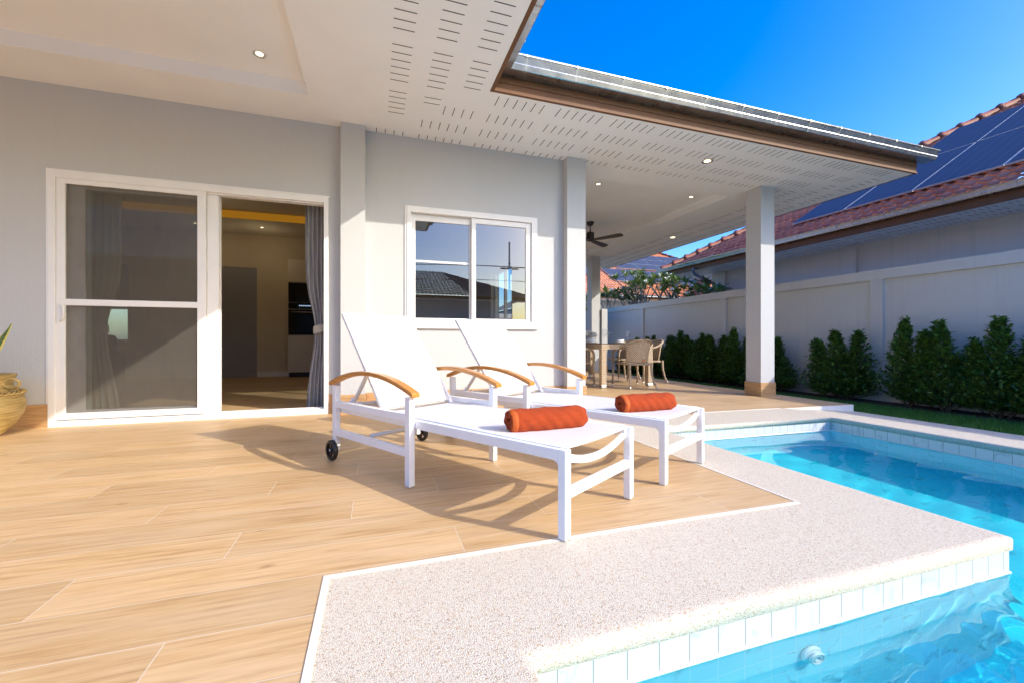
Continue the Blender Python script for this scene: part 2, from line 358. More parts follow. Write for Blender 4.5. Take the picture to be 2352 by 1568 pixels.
# ------------------------------------------------------------------ mesh builder
class MB:
    def __init__(s): s.v = []; s.f = []; s.mi = []; s.uv = []; s.sm = []
    def add(s, verts, faces, mi=0, smooth=False, uvs=None):
        b = len(s.v); s.v += [tuple(p) for p in verts]
        for k, f in enumerate(faces):
            s.f.append([b+i for i in f]); s.mi.append(mi); s.sm.append(smooth)
            s.uv.append(uvs[k] if uvs else None)
        return s
    def hexa(s, p, mi=0, uvs=None):      # 8 points: bottom 4 ccw, top 4 ccw
        return s.add(p, [(3,2,1,0),(4,5,6,7),(0,1,5,4),(1,2,6,5),(2,3,7,6),(3,0,4,7)], mi, False, uvs)
    def box(s, x0, x1, y0, y1, z0, z1, mi=0, mat=None):
        p = [(x0,y0,z0),(x1,y0,z0),(x1,y1,z0),(x0,y1,z0),(x0,y0,z1),(x1,y0,z1),(x1,y1,z1),(x0,y1,z1)]
        if mat is not None: p = [tuple(mat @ Vector(q)) for q in p]
        def fuv(a, b): return [(a*0, 0), (a, 0), (a, b), (0, b)]
        X, Y, Z = x1-x0, y1-y0, z1-z0
        return s.hexa(p, mi, [fuv(X,Y), fuv(X,Y), fuv(X,Z), fuv(Y,Z), fuv(X,Z), fuv(Y,Z)])
    def bbox(s, x0, x1, y0, y1, z0, z1, r=.004, mi=0, mat=None):   # chamfered box
        bm = bmesh.new(); bmesh.ops.create_cube(bm, size=1)
        for v in bm.verts: v.co = Vector(((x0+x1)/2+v.co.x*(x1-x0), (y0+y1)/2+v.co.y*(y1-y0), (z0+z1)/2+v.co.z*(z1-z0)))
        bmesh.ops.bevel(bm, geom=bm.edges[:], offset=r, segments=2, affect='EDGES', profile=.5)
        if mat is not None: bm.transform(mat)
        s.frombm(bm, mi); return s
    def frombm(s, bm, mi=0, smooth=False):
        bm.verts.index_update(); s.add([v.co[:] for v in bm.verts], [[v.index for v in f.verts] for f in bm.faces], mi, smooth); bm.free()
    def beam(s, a, b, wx, wz, up=(0,0,1), mi=0):      # rectangular bar from a to b
        a = Vector(a); b = Vector(b); d = (b-a).normalized(); up = Vector(up)
        x = d.cross(up).normalized(); z = x.cross(d).normalized()
        p = [];
        for e in (a, b):
            for sx, sz in ((-1,-1),(1,-1),(1,1),(-1,1)): p.append(tuple(e + x*sx*wx/2 + z*sz*wz/2))
        return s.add(p, [(0,1,2,3),(7,6,5,4),(0,4,5,1),(1,5,6,2),(2,6,7,3),(3,7,4,0)], mi)
    def tube(s, pts, r, n=10, mi=0, cap=True, smooth=True, uscale=None):
        pts = [Vector(p) for p in pts]; R = r if isinstance(r, (list, tuple)) else [r]*len(pts)
        b = len(s.v); ref = None; L = 0; Ls = []
        for i, p in enumerate(pts):
            if i: L += (p-pts[i-1]).length
            Ls.append(L)
            t = (pts[min(i+1, len(pts)-1)]-pts[max(i-1, 0)]).normalized()
            if ref is None:
                ref = Vector((0,0,1)) if abs(t.z) < .9 else Vector((1,0,0))
            x = t.cross(ref).normalized(); y = x.cross(t).normalized(); ref = y
            for k in range(n):
                a = 2*pi*k/n; s.v.append(tuple(p + (x*cos(a)+y*sin(a))*R[i]))
        for i in range(len(pts)-1):
            for k in range(n):
                k2 = (k+1) % n
                s.f.append([b+i*n+k, b+i*n+k2, b+(i+1)*n+k2, b+(i+1)*n+k]); s.mi.append(mi); s.sm.append(smooth)
                c = 2*pi*R[i]*1.9
                s.uv.append([(k/n*c, Ls[i]*1.9), ((k+1)/n*c, Ls[i]*1.9), ((k+1)/n*c, Ls[i+1]*1.9), (k/n*c, Ls[i+1]*1.9)])
        if cap:
            s.f.append([b+k for k in range(n)][::-1]); s.f.append([b+(len(pts)-1)*n+k for k in range(n)])
            s.mi += [mi, mi]; s.sm += [False, False]; s.uv += [None, None]
        return s
    def lathe(s, prof, cx=0, cy=0, n=28, mi=0, smooth=True):
        b = len(s.v)
        for r, z in prof:
            for k in range(n): a = 2*pi*k/n; s.v.append((cx+r*cos(a), cy+r*sin(a), z))
        for i in range(len(prof)-1):
            for k in range(n):
                k2 = (k+1) % n; s.f.append([b+i*n+k, b+i*n+k2, b+(i+1)*n+k2, b+(i+1)*n+k]); s.mi.append(mi); s.sm.append(smooth); s.uv.append(None)
        return s
    def prism(s, poly, axis0, axis1, ext, origin=(0,0,0), mi=0, smooth=False):   # poly in (axis0,axis1), extruded by ext
        a0 = Vector(axis0); a1 = Vector(axis1); e = Vector(ext); o = Vector(origin); n = len(poly)
        P = [o+a0*u+a1*v for u, v in poly]; V = [tuple(p) for p in P]+[tuple(p+e) for p in P]
        return s.add(V, [list(range(n))[::-1], list(range(n, 2*n))]+[[i, (i+1) % n, n+(i+1) % n, n+i] for i in range(n)], mi, smooth)
    def build(s, name, mats, parent=None, recalc=True):
        me = bpy.data.meshes.new(name); me.from_pydata(s.v, [], s.f)
        if not isinstance(mats, (list, tuple)): mats = [mats]
        for m in mats: me.materials.append(M[m] if isinstance(m, str) else m)
        me.polygons.foreach_set('material_index', s.mi); me.polygons.foreach_set('use_smooth', s.sm)
        if any(u is not None for u in s.uv):
            ul = me.uv_layers.new(name='UVMap'); d = ul.data; k = 0; flat = []
            for f, u in zip(s.f, s.uv):
                for i in range(len(f)): flat += list(u[i]) if u is not None and i < len(u) else [0., 0.]
            d.foreach_set('uv', flat)
        me.update()
        if recalc:
            bm = bmesh.new(); bm.from_mesh(me); bmesh.ops.recalc_face_normals(bm, faces=bm.faces[:]); bm.to_mesh(me); bm.free()
        o = bpy.data.objects.new(name, me); COL.objects.link(o)
        if parent is not None: o.parent = parent
        return o
def tag(o, label=None, cat=None, group=None, kind=None):
    if label: o['label'] = label
    if cat: o['category'] = cat
    if group: o['group'] = group
    if kind: o['kind'] = kind
    return o
def thing(name, label, cat, loc=(0,0,0), rz=0, group=None):
    o = bpy.data.objects.new(name, None); COL.objects.link(o); o.location = loc; o.rotation_euler = (0, 0, rz)
    o.empty_display_size = .1
    return tag(o, label, cat, group)
def kids(o): return [c for c in bpy.data.objects if c.parent == o]
def copy_tree(o, parent=None):
    c = o.copy(); COL.objects.link(c)
    if parent is not None: c.parent = parent
    for k in kids(o): copy_tree(k, c)
    return c
def zg(x): return -max(0., x-1.)*.0097

# ================================================================== SETTING
Z0 = 3.053       # soffit level
m_ = MB()
for x0, x1, y0, y1 in ((-300, .2, -300, 300), (5, 300, -300, 300), (.2, 5, -300, -6.1), (.2, 5, 3.4, 300)): m_.add([(x0,y0,-.42),(x1,y0,-.42),(x1,y1,-.42),(x0,y1,-.42)], [(0,1,2,3)])
tag(m_.build('ground', 'land'), kind='structure')

def sheet(name, polys, mat, thick=.12, kind='structure', dz=0.):
    b = MB()
    for poly in polys:
        top = [(x, y, zg(x)+dz) for x, y in poly]; n = len(top)
        V = top+[(x, y, z-thick) for x, y, z in top]
        b.add(V, [list(range(n)), list(range(n, 2*n))[::-1]]+[[i, n+i, n+(i+1) % n, (i+1) % n] for i in range(n)])
    o = b.build(name, mat); tag(o, kind=kind); return o
EX, EY = -.145, 1.46      # inner corner of the plank deck
DX = 1.925                # deck edge to the pool strip
DF = 3.722                # deck edge on the far side of the pool
# plank deck, cut at x = 1 where the fall starts
sheet('deck', [[(-7,-3),(EX,-3),(EX,EY),(EX,4.95),(-7,4.95)], [(EX,EY),(1,EY),(1,4.95),(EX,4.95)], [(1,EY),(DX,EY),(DX,DF),(DX,4.95),(1,4.95)],
               [(DX,DF),(5.85,DF),(5.85,4.95),(DX,4.95)], [(2.6,4.95),(5.85,4.95),(5.85,11.4),(2.6,11.4)]], 'plank_tile', .1)
# deck end: pale painted upstand
b = MB(); b.hexa([(5.85,DF,-.25),(5.862,DF,-.25),(5.862,11.4,-.25),(5.85,11.4,-.25),(5.85,DF,zg(5.85)-.001),(5.862,DF,zg(5.85)-.001),(5.862,11.4,zg(5.85)-.001),(5.85,11.4,zg(5.85)-.001)])
b.hexa([(4.6,DF-.012,-.25),(5.862,DF-.012,-.25),(5.862,DF-.001,-.25),(4.6,DF-.001,-.25),(4.6,DF-.012,zg(4.6)-.003),(5.862,DF-.012,zg(5.85)-.003),(5.862,DF-.001,zg(5.85)-.003),(4.6,DF-.001,zg(4.6)-.003)])
tag(b.build('deck_upstand', 'upvc'), kind='structure')
# pebble paving round the pool with a rounded nosing on the pool side
PXI, PYI = 2.41, .945     # peninsula nosing
PLX = .36                 # near pool edge running to the camera
PFY, PRX = 3.13, 4.60     # far and right pool edges
def strip_nose(b, path, out, closed=False):
    # rounded coping edge swept along path; out = list of outward normals per vertex
    prof = [(-.03, 0.), (-.012, -.0012), (-.005, -.004), (-.001, -.010), (0, -.016), (0, -.053), (-.004, -.056), (-.05, -.056)]
    n = len(prof); base = len(b.v); fs = []
    V = []
    for (x, y), (nx, ny) in zip(path, out):
        for o_, h in prof: V.append((x+nx*o_, y+ny*o_, zg(x)+h))
    for i in range(len(path)-1):
        for k in range(n-1): fs.append((i*n+k, (i+1)*n+k, (i+1)*n+k+1, i*n+k+1))
    b.add(V, fs, 0, True)
peb = [[(EX,-3),(PLX-.03,-3),(PLX-.03,PYI+.03),(EX,EY)], [(EX,EY),(PLX-.03,PYI+.03),(1,PYI+.03),(1,EY)], [(1,PYI+.03),(PXI-.03,PYI+.03),(DX,EY),(1,EY)],
       [(DX,EY),(PXI-.03,PYI+.03),(PXI-.03,PFY+.03),(DX,DF)], [(PXI-.03,PFY+.03),(PRX+.03,PFY+.03),(PRX+.03,DF),(DX,DF)]]
b = MB()
for poly in peb:
    top = [(x, y, zg(x)) for x, y in poly]; b.add(top, [list(range(len(top)))])
for q in ([(-9,-12),(PLX-.03,-12),(PLX-.03,-3),(-9,-3)], [(PLX-.03,-12),(7,-12),(7,-6),(PLX-.03,-6)]): b.add([(x, y, -.004) for x, y in q], [(0,1,2,3)])  # unseen pale paving behind the camera, added to bounce light onto the facade
# right-hand apron, falling to the lawn
AX = 5.88
b.add([(PRX+.03,-6,zg(PRX)),(AX,-6,-.135),(AX,DF-.012,-.135),(PRX+.03,DF-.012,zg(PRX))], [(0,1,2,3)])
b.add([(AX,-6,-.135),(AX,-6,-.30),(AX,DF-.012,-.30),(AX,DF-.012,-.135)], [(0,1,2,3)])
s2 = 1.0
path = [(PLX,-3),(PLX,PYI),(1,PYI),(PXI,PYI),(PXI,PFY),(PRX,PFY),(PRX,-6)]
outn = [(1,0),(1,-1),(0,-1),(1,-1),(1,-1),(-1,-1),(-1,0)]
strip_nose(b, path, outn)
tag(b.build('paving', 'pebble_wash'), kind='structure')
# white edging strips between deck and paving (sunk 8 mm, standing 3 mm proud)
b = MB()
def edging(x0, x1, y0, y1):
    b.hexa([(x0,y0,zg(x0)-.008),(x1,y0,zg(x1)-.008),(x1,y1,zg(x1)-.008),(x0,y1,zg(x0)-.008),(x0,y0,zg(x0)+.003),(x1,y0,zg(x1)+.003),(x1,y1,zg(x1)+.003),(x0,y1,zg(x0)+.003)])
edging(EX-.011, EX+.009, -3, EY+.011); edging(EX+.009, 1, EY-.009, EY+.011); edging(1, DX, EY-.009, EY+.011); edging(DX-.005, DX+.006, EY+.011, DF-.008); edging(DX-.005, 4.6, DF-.008, DF+.008)
tag(b.build('edging', 'grout'), kind='structure')
# pool shell: marble mosaic walls and floor (L-shaped, open to the camera side)
PD = -.82
b = MB()
wt = -.054
inner = [(PLX-.008,-6),(PLX-.008,PYI+.008),(1.0,PYI+.008),(PXI-.008,PYI+.008),(PXI-.008,PFY+.008),(PRX+.008,PFY+.008),(PRX+.008,-6)]
inner[4] = (PXI-.008, PFY+.008)
for i in range(len(inner)-1):
    (x0,y0),(x1,y1) = inner[i], inner[i+1]
    wl = -.147
    b.add([(x0,y0,zg(x0)+wl),(x1,y1,zg(x1)+wl),(x1,y1,zg(x1)+wt),(x0,y0,zg(x0)+wt)], [(0,1,2,3)])
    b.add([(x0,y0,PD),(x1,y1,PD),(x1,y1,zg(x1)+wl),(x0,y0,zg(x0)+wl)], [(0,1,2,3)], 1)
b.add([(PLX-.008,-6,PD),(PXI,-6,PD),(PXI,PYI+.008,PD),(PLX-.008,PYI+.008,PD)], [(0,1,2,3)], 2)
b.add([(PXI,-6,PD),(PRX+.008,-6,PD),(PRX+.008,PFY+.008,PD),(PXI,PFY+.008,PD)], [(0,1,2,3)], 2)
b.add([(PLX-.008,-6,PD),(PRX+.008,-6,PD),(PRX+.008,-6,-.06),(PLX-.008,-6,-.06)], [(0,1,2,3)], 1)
# a slim cream bead just above the water line
bp_ = [(0., -.149), (.004, -.148), (.006, -.144), (.004, -.140), (0., -.139)]
nb_ = [(1,0),(1,-1),(0,-1),(1,-1),(1,-1),(-1,-1),(-1,0)]; V = []; F = []
for (x, y), (nx, ny) in zip(inner, nb_):
    for u, h in bp_: V.append((x+nx*u, y+ny*u, zg(x)+h))
for i in range(len(inner)-1):
    for k in range(4): F.append((i*5+k, (i+1)*5+k, (i+1)*5+k+1, i*5+k+1))
b.add(V, F, 3, True)
tag(b.build('pool', ['marble_tile', 'water_tinted_wall_tile', 'water_tinted_floor_tile', 'bead'], recalc=False), kind='structure')
# water body
WZ = -.150
def wz(x): return zg(x)+WZ
b = MB()
NX, NY = 150, 190
xs0, xs1, ys0, ys1 = PLX-.006, PRX+.006, -5.99, PFY+.006
tip = Vector((2.25, .55))
def wave(x, y):
    h = .0012*sin(5.1*x+2.3*y)+.0013*sin(-3.2*x+7.3*y+1)+.0009*sin(11*x-6*y+2)+.0007*sin(9*x+19*y+2*sin(3*x))+.0005*sin(-14*x+27*y+1.5*sin(4*y))
    d = (Vector((x, y))-tip).length; a = math.exp(-(d/.42)**2)
    h += a*(.0065*sin(17*x-31*y+2.5*sin(7*y))+.0045*sin(29*x-14*y+2.5*sin(9*x))+.0028*sin(48*x-37*y+2*sin(15*y)))
    return h
polyL = [(xs0, ys0, xs1, PYI+.006), (PXI-.006, PYI+.006, xs1, ys1)]
def grid(b, x0, y0, x1, y1, step):
    nx = max(2, int((x1-x0)/step)); ny = max(2, int((y1-y0)/step)); V = []; F = []
    for j in range(ny+1):
        for i in range(nx+1):
            x = x0+(x1-x0)*i/nx; y = y0+(y1-y0)*j/ny; V.append((x, y, wz(x)+wave(x, y)))
    for j in range(ny):
        for i in range(nx): F.append((j*(nx+1)+i, j*(nx+1)+i+1, (j+1)*(nx+1)+i+1, (j+1)*(nx+1)+i))
    b.add(V, F, 0, True); return V, nx, ny
Lx = [xs0, PXI-.006, xs1]; Ly = [ys0, -1.0, PYI+.006, ys1]
st = .022
def rng(a, c, n): return [a+(c-a)*i/n for i in range(n+1)]
gx = rng(Lx[0], Lx[1], 95)[:-1]+rng(Lx[1], Lx[2], 75); gy = rng(Ly[0], Ly[1], 40)[:-1]+rng(Ly[1], Ly[2], 90)[:-1]+rng(Ly[2], Ly[3], 90)
idx = {}; V = []; F = []
for j, y in enumerate(gy):
    for i, x in enumerate(gx):
        if x < Lx[1]-1e-6 and y > Ly[2]+1e-6: continue
        idx[(i, j)] = len(V); V.append((x, y, wz(x)+wave(x, y)))
for j in range(len(gy)-1):
    for i in range(len(gx)-1):
        q = [(i,j),(i+1,j),(i+1,j+1),(i,j+1)]
        if all(k in idx for k in q): F.append([idx[k] for k in q])
b.add(V, F, 0, True)
wobj = b.build('water', 'pool_water', recalc=False); tag(wobj, kind='structure')
wobj.cycles.is_caustics_caster = True
bpy.data.objects['pool'].cycles.is_caustics_receiver = True
sd.cycles.is_caustics_light = True

# lawn and planting bed
b = MB(); b.add([(AX,-8,-.155),(7.05,-8,-.185),(7.05,16,-.185),(AX,16,-.155)], [(0,1,2,3)]); tag(b.build('lawn', 'lawn_soil'), kind='structure')
b = MB(); b.add([(7.0,-8,-.178),(7.9,-8,-.20),(7.9,16,-.20),(7.0,16,-.178)], [(0,1,2,3)]); b.add([(-8,11.4,-.16),(AX,11.4,-.16),(AX,16,-.16),(-8,16,-.16)], [(0,1,2,3)]); tag(b.build('soil', 'soil'), kind='structure')
b = MB(); rg = random.Random(3)
for i in range(42000):
    x = rg.uniform(AX+.005, 7.12)
    if x > 6.95 and rg.random() < (x-6.95)/.2: continue
    y = rg.uniform(.8, 11.5) if rg.random() < .85 else rg.uniform(1.2, 5)
    if y > DF-.05 and x < 5.9: continue
    z = -.155-.03*(x-AX)/1.17; a = rg.uniform(0, 2*pi); h = rg.uniform(.022, .05); ww = rg.uniform(.002, .004); l = rg.uniform(.005, .03)
    dx, dy = cos(a), sin(a)
    b.add([(x-dy*ww, y+dx*ww, z), (x+dy*ww, y-dx*ww, z), (x+dx*l, y+dy*l, z+h)], [(0,1,2)])
tag(b.build('grass', 'grass_blade', recalc=False), 'short green lawn grass between the pool paving and the hedge', kind='stuff')

# ================================================================== VILLA
villa = thing('villa', 'white rendered single-storey villa with deep eaves, sliding door and covered terrace beside the pool', 'house', (0, 0, 0))
WY = 4.81; WT = .16; PYF = 4.69      # wall face, thickness, pier face
DL, DR, DT = -2.75, -.462, 2.282     # door opening
WL, WR, WB, WTP = .338, 1.907, .905, 2.268
b = MB()
ZT = 3.25
def wallbox(x0, x1, z0, z1): b.box(x0, x1, WY, WY+WT, z0, z1)
wallbox(-7, DL, -.3, ZT); wallbox(DL, DR, DT, ZT); wallbox(DL, DR, -.3, -.012); wallbox(DR, WL, -.3, ZT)
wallbox(WL, WR, WTP, ZT); wallbox(WL, WR, -.3, WB); wallbox(WR, 2.52, -.3, ZT)
# side wall towards the terrace with a window opening, rear wall with a window opening
SX0, SX1 = 2.36, 2.52
b.box(SX0, SX1, WY+WT, 7.1, -.3, ZT); b.box(SX0, SX1, 8.5, 10.6, -.3, ZT); b.box(SX0, SX1, 7.1, 8.5, -.3, .75); b.box(SX0, SX1, 7.1, 8.5, 2.2, ZT)
RW = 10.3
b.box(-7, -5.3, RW, RW+.16, -.3, ZT); b.box(-5.3, -4.65, RW, RW+.16, -.3, .75); b.box(-5.3, -4.65, RW, RW+.16, 2.2, ZT); b.box(-4.65, 2.36, RW, RW+.16, -.3, ZT); b.box(-7.16, -7, WY, RW+.16, -.3, ZT)
b.build('wall', 'plaster', villa)
# piers
def pier(x0, x1): 
    p = MB(); p.box(x0, x1, PYF, WY-.001, -.02, Z0+.02); o = p.build('pier', 'plaster', villa)
    k = MB(); k.bbox(x0-.011, x1+.011, PYF-.012, WY-.003, -.06, .205, .002); k.build('skirting', 'skirting_tile', o)
pier(-.335, -.092); pier(2.274, 2.528)
for q in ((-7, DL-.002, WY-.012, WY-.001, -.05, .205), (-.078, 2.26, WY-.012, WY-.001, -.05, .205), (DR+.002, -.349, WY-.012, WY-.001, -.05, .205), (2.522, 2.534, WY+.02, 10.4, -.08, .19)):
    b = MB(); b.bbox(*q, .002); b.build('skirting', 'skirting_tile', villa)
# terrace columns
for (x0, x1, y0, y1, zz) in ((5.40, 5.665, 4.665, 4.925, -.043), (5.55, 5.81, 9.95, 10.21, -.046)):
    p = MB(); p.box(x0, x1, y0, y1, zz, Z0+.01); o = p.build('column', 'plaster', villa)
    if y0 < 6:
        k = MB(); t = .013
        for q in ((x0-t, x1+t, y0-t, y0-.001), (x0-t, x1+t, y1+.001, y1+t), (x0-t, x0-.001, y0-.001, y1+.001), (x1+.001, x1+t, y0-.001, y1+.001)): k.box(*q, zz-.03, .157)
        k.build('skirting', 'skirting_tile', o)
# soffit sheet with two raised trays and vent slots
EXX, EYY, XE, YE = 1.006, 3.69, 7.02, 11.55
RY0 = .95; C1 = (-4.6, -.584, 1.9, 4.288); C2 = (2.95, 5.34, 5.21, 9.70); TD = .12  # unseen front eave pulled back to let fill light in under the roof
b = MB()
def sof(x0, x1, y0, y1): b.box(x0, x1, y0, y1, Z0, Z0+.012)
def quadz(x0, x1, y0, y1, z): b.add([(x0,y0,z),(x1,y0,z),(x1,y1,z),(x0,y1,z)], [(0,3,2,1)])
def around(X0, X1, Y0, Y1, c):
    quadz(X0, c[0], Y0, Y1, Z0); quadz(c[1], X1, Y0, Y1, Z0); quadz(c[0], c[1], Y0, c[2], Z0); quadz(c[0], c[1], c[3], Y1, Z0)
    quadz(c[0], c[1], c[2], c[3], Z0+TD)
    for (xa, ya), (xb, yb) in (((c[0],c[2]),(c[1],c[2])), ((c[1],c[2]),(c[1],c[3])), ((c[1],c[3]),(c[0],c[3])), ((c[0],c[3]),(c[0],c[2]))):
        b.add([(xa,ya,Z0),(xb,yb,Z0),(xb,yb,Z0+TD),(xa,ya,Z0+TD)], [(0,1,2,3)])
around(-7.5, EXX, RY0, WY-.001, C1)
quadz(EXX, 2.53, EYY, WY-.001, Z0); quadz(2.53, XE, EYY, WY-.001, Z0)
around(2.521, XE, WY-.001, YE, C2)
def slot_y(x, y0, y1): b.box(x-.0035, x+.0035, y0, y1, Z0-.0015, Z0+.001, 1)
def slot_x(y, x0, x1): b.box(x0, x1, y-.0035, y+.0035, Z0-.0015, Z0+.001, 1)
YR = [3.745+.32*k for k in range(4)]
for g in range(-4, 11):
    for k in range(6):
        x = 1.112+.638*g+.0925*k
        for y in YR:
            y1 = min(y+.155, WY-.01)
            ok = (x-EXX)+(y-EYY) > .02 and (XE-x) > (y1-EYY)+.02 and x < 6.9
            if ok and (y1-y) > .03: slot_y(x, y, y1)
XR = [.13, .448, .766]
for g in range(-8, 3):
    for k in range(6):
        y = 3.335+.633*g+.0915*k
        for x in XR:
            x1 = x+.155
            if (x1-EXX)+(y-EYY) < -.02 and y > RY0+.1: slot_x(y, x, x1)
XR2 = [6.70, 6.365, 6.03]
for g in range(0, 13):
    for k in range(6):
        y = 3.995+.633*g+.0915*k
        for x in XR2:
            if (XE-x-.02) < (y-EYY) and y < 11.4: slot_x(y, x, x+.14)
# hairline board joints
for k in range(9): 
    y = 3.29+.633*(k-7)
    if RY0 < y < 4.3: b.box(.10, .99, y-.001, y+.001, Z0-.0006, Z0+.001, 0)
b.build('soffit', ['soffit', 'slot'], villa, recalc=False)
# fascia boards with a small bottom drip ledge
b = MB()
FT = 3.197
b.box(EXX+.002, EXX+.022, RY0, EYY-.022, Z0-.004, FT); b.box(EXX+.002, XE, EYY-.022, EYY-.002, Z0-.004, FT)
b.box(XE-.002, XE+.018, EYY-.022, YE, Z0-.004, FT-.0)
b.box(EXX+.022, EXX+.034, RY0, EYY-.034, Z0-.004, Z0+.010); b.box(EXX+.022, XE+.018, EYY-.034, EYY-.022, Z0-.004, Z0+.010)
b.box(EXX+.022, EXX+.030, RY0, EYY-.030, Z0+.085, FT); b.box(EXX+.022, XE+.018, EYY-.030, EYY-.022, Z0+.085, FT)
b.box(-7.5, EXX+.022, RY0-.020, RY0-.001, Z0-.004, FT)
b.build('fascia', 'fascia_brown', villa)
# gutters, ogee section (outward distance, height)
GP = [(.0, 3.202), (.0, 3.197), (.130, 3.198), (.137, 3.203), (.152, 3.240), (.151, 3.248), (.170, 3.290), (.174, 3.300), (.184, 3.302), (.186, 3.314), (.176, 3.317), (.168, 3.308), (.164, 3.296), (.142, 3.246), (.118, 3.208), (.004, 3.206)]
def gutter(parent, p0, dirv, outv, L, spacing, first, z_off=0., end_caps=True, mitre0=0., nbr=30, mat='galvanised'):
    d = Vector(dirv); o = Vector(outv); p0 = Vector(p0)
    g = MB(); n = len(GP); V = []
    for s_, mt in ((0., mitre0), (L, 0.)):
        for u, z in GP: q = p0+d*(s_+mt*u)+o*u; V.append((q.x, q.y, z+z_off))
    F = [(i, (i+1) % n, n+(i+1) % n, n+i) for i in range(n)]
    F += [list(range(n))[::-1], list(range(n, 2*n))]
    g.add(V, F)
    if end_caps:
        e = p0+d*L; g.prism([(u, z+z_off) for u, z in GP[:10]]+[(.0, 3.312+z_off)], o, (0,0,1), d*.004, (e.x, e.y, 0))
    go = g.build('gutter', mat, parent)
    s_ = first; c = 0
    while s_ < L-.05 and c < nbr:
        k = MB()
        for i in range(1, 8):
            (u0, z0), (u1, z1) = GP[i], GP[i+1]
            a = p0+d*s_+o*(u0+.0015); e = p0+d*s_+o*(u1+.0015)
            k.add([tuple((a-d*.009)+Vector((0,0,z0+z_off-.002))), tuple((a+d*.009)+Vector((0,0,z0+z_off-.002))), tuple((e+d*.009)+Vector((0,0,z1+z_off-.001))), tuple((e-d*.009)+Vector((0,0,z1+z_off-.001)))], [(0,1,2,3)])
        t = p0+d*s_+o*.085; R = Matrix.Translation(t+Vector((0,0,3.319+z_off)))@Matrix(((d.x, o.x, 0, 0), (d.y, o.y, 0, 0), (0, 0, 1, 0), (0, 0, 0, 1)))
        k.box(-.011, .011, -.085, .096, -.004, -.001, 0, R); k.box(-.009, .009, .0985, .1015, -.024, -.002, 0, R)
        k.build('bracket', 'bracket_metal', go)
        s_ += spacing; c += 1
    return go
gutter(villa, (EXX+.022, EYY-.022, 0), (1,0,0), (0,-1,0), XE-EXX+.14, .5, .27, mitre0=1.)
gutter(villa, (EXX+.022, EYY-.022, 0), (0,-1,0), (1,0,0), EYY-RY0+.05, .5, .35, mitre0=1.)
gutter(villa, (EXX, RY0-.02, 0), (-1,0,0), (0,-1,0), 8.4, .5, .35)
# roofs
def roof_face(b, org, ud, vd, W, run, pitch, hipL, hipR, z0, tw=.21, tl=.33, lod=8, thick=.045):
    """tiled roof plane: u along the eave, t horizontal distance up-slope; courses of S-profile tiles"""
    org = Vector(org); ud = Vector(ud); vd = Vector(vd); cs = 1/sqrt(1+pitch*pitch); nrm = Vector((-vd.x*pitch*cs, -vd.y*pitch*cs, cs))
    dt = tl*cs; nc = int(run/dt+.999)
    for i in range(nc):
        t0 = i*dt-.02; t1 = min(run, (i+1)*dt)
        uL = max(0, t0)*hipL; uR = W-max(0, t0)*hipR
        if uR-uL < .05: break
        nu = max(1, int((uR-uL)/tw*lod)); us = [uL+(uR-uL)*k/nu for k in range(nu+1)]
        V = []; UV = []
        for t, hh in ((t0, thick-.022), (t0, thick+.0), (t1, .004)):
            for u in us:
                ph = u/tw*2*pi; wv = .030*max(-.30, sin(ph)) if lod > 2 else 0
                uu = u
                if t == t1: uu = min(max(u, t1*hipL), W-t1*hipR)
                h = hh+wv
                p = org+ud*uu+vd*t+Vector((0,0,z0+pitch*t))+nrm*h; V.append(tuple(p))
        n = nu+1; F = []; U = []
        for r in (0, 1):
            for k in range(nu):
                F.append((r*n+k, r*n+k+1, (r+1)*n+k+1, (r+1)*n+k)); uvc = (floor(us[k]/tw)+.5, i+.5); U.append([uvc]*4)
        b.add(V, F, 0, lod > 2, U)
def hip_caps(parent, a, c, r=.11, L=.42, mat='ridge_tile', name='ridge_cap'):
    a = Vector(a); c = Vector(c); d = (c-a); n = int(d.length/L); d.normalize(); b = MB()
    for i in range(n):
        p = a+d*L*i
        b.tube([p-d*.03, p+d*.05, p+d*.0501, p+d*(L+.02)], [r*1.22, r*1.18, r*1.0, r*.92], 12, 0, True, True)
        b.lathe([(.001, .075), (.04, .07), (.06, .03), (.06, 0)], 0, 0, 10) if False else None
    # rounded knobs at each joint
    for i in range(n):
        p = a+d*(L*i+.01)+Vector((0,0,r*.55)); bm = bmesh.new(); bmesh.ops.create_uvsphere(bm, u_segments=10, v_segments=6, radius=r*.85); bm.transform(Matrix.Translation(p)); b.frombm(bm, 0, True)
    return b.build(name, mat, parent)
b = MB(); PV = .6; RZ = 3.34
roof_face(b, (EXX+.05, EYY-.09, 0), (1,0,0), (0,1,0), XE-EXX+.02, 3.9, PV, 0, 1, RZ, lod=2)
roof_face(b, (XE+.07, EYY-.09, 0), (0,1,0), (-1,0,0), YE-EYY+.09, 3.9, PV, 1, 1, RZ, lod=2)
roof_face(b, (EXX+.09, RY0-.08, 0), (0,1,0), (-1,0,0), EYY-RY0+.06, 4.2, PV, 1, 0, RZ, lod=2); roof_face(b, (-7.5, RY0-.08, 0), (1,0,0), (0,1,0), EXX+7.59, 4.2, PV, 0, 1, RZ, lod=2)
b.add([(-7.5,RY0,Z0+.25),(EXX-.05,RY0,Z0+.25),(EXX-.05,EYY-.05,Z0+.25),(XE-.05,EYY+.05,Z0+.25),(XE-.05,YE,Z0+.25),(-7.5,YE,Z0+.25)], [(0,1,2,3,4,5)])
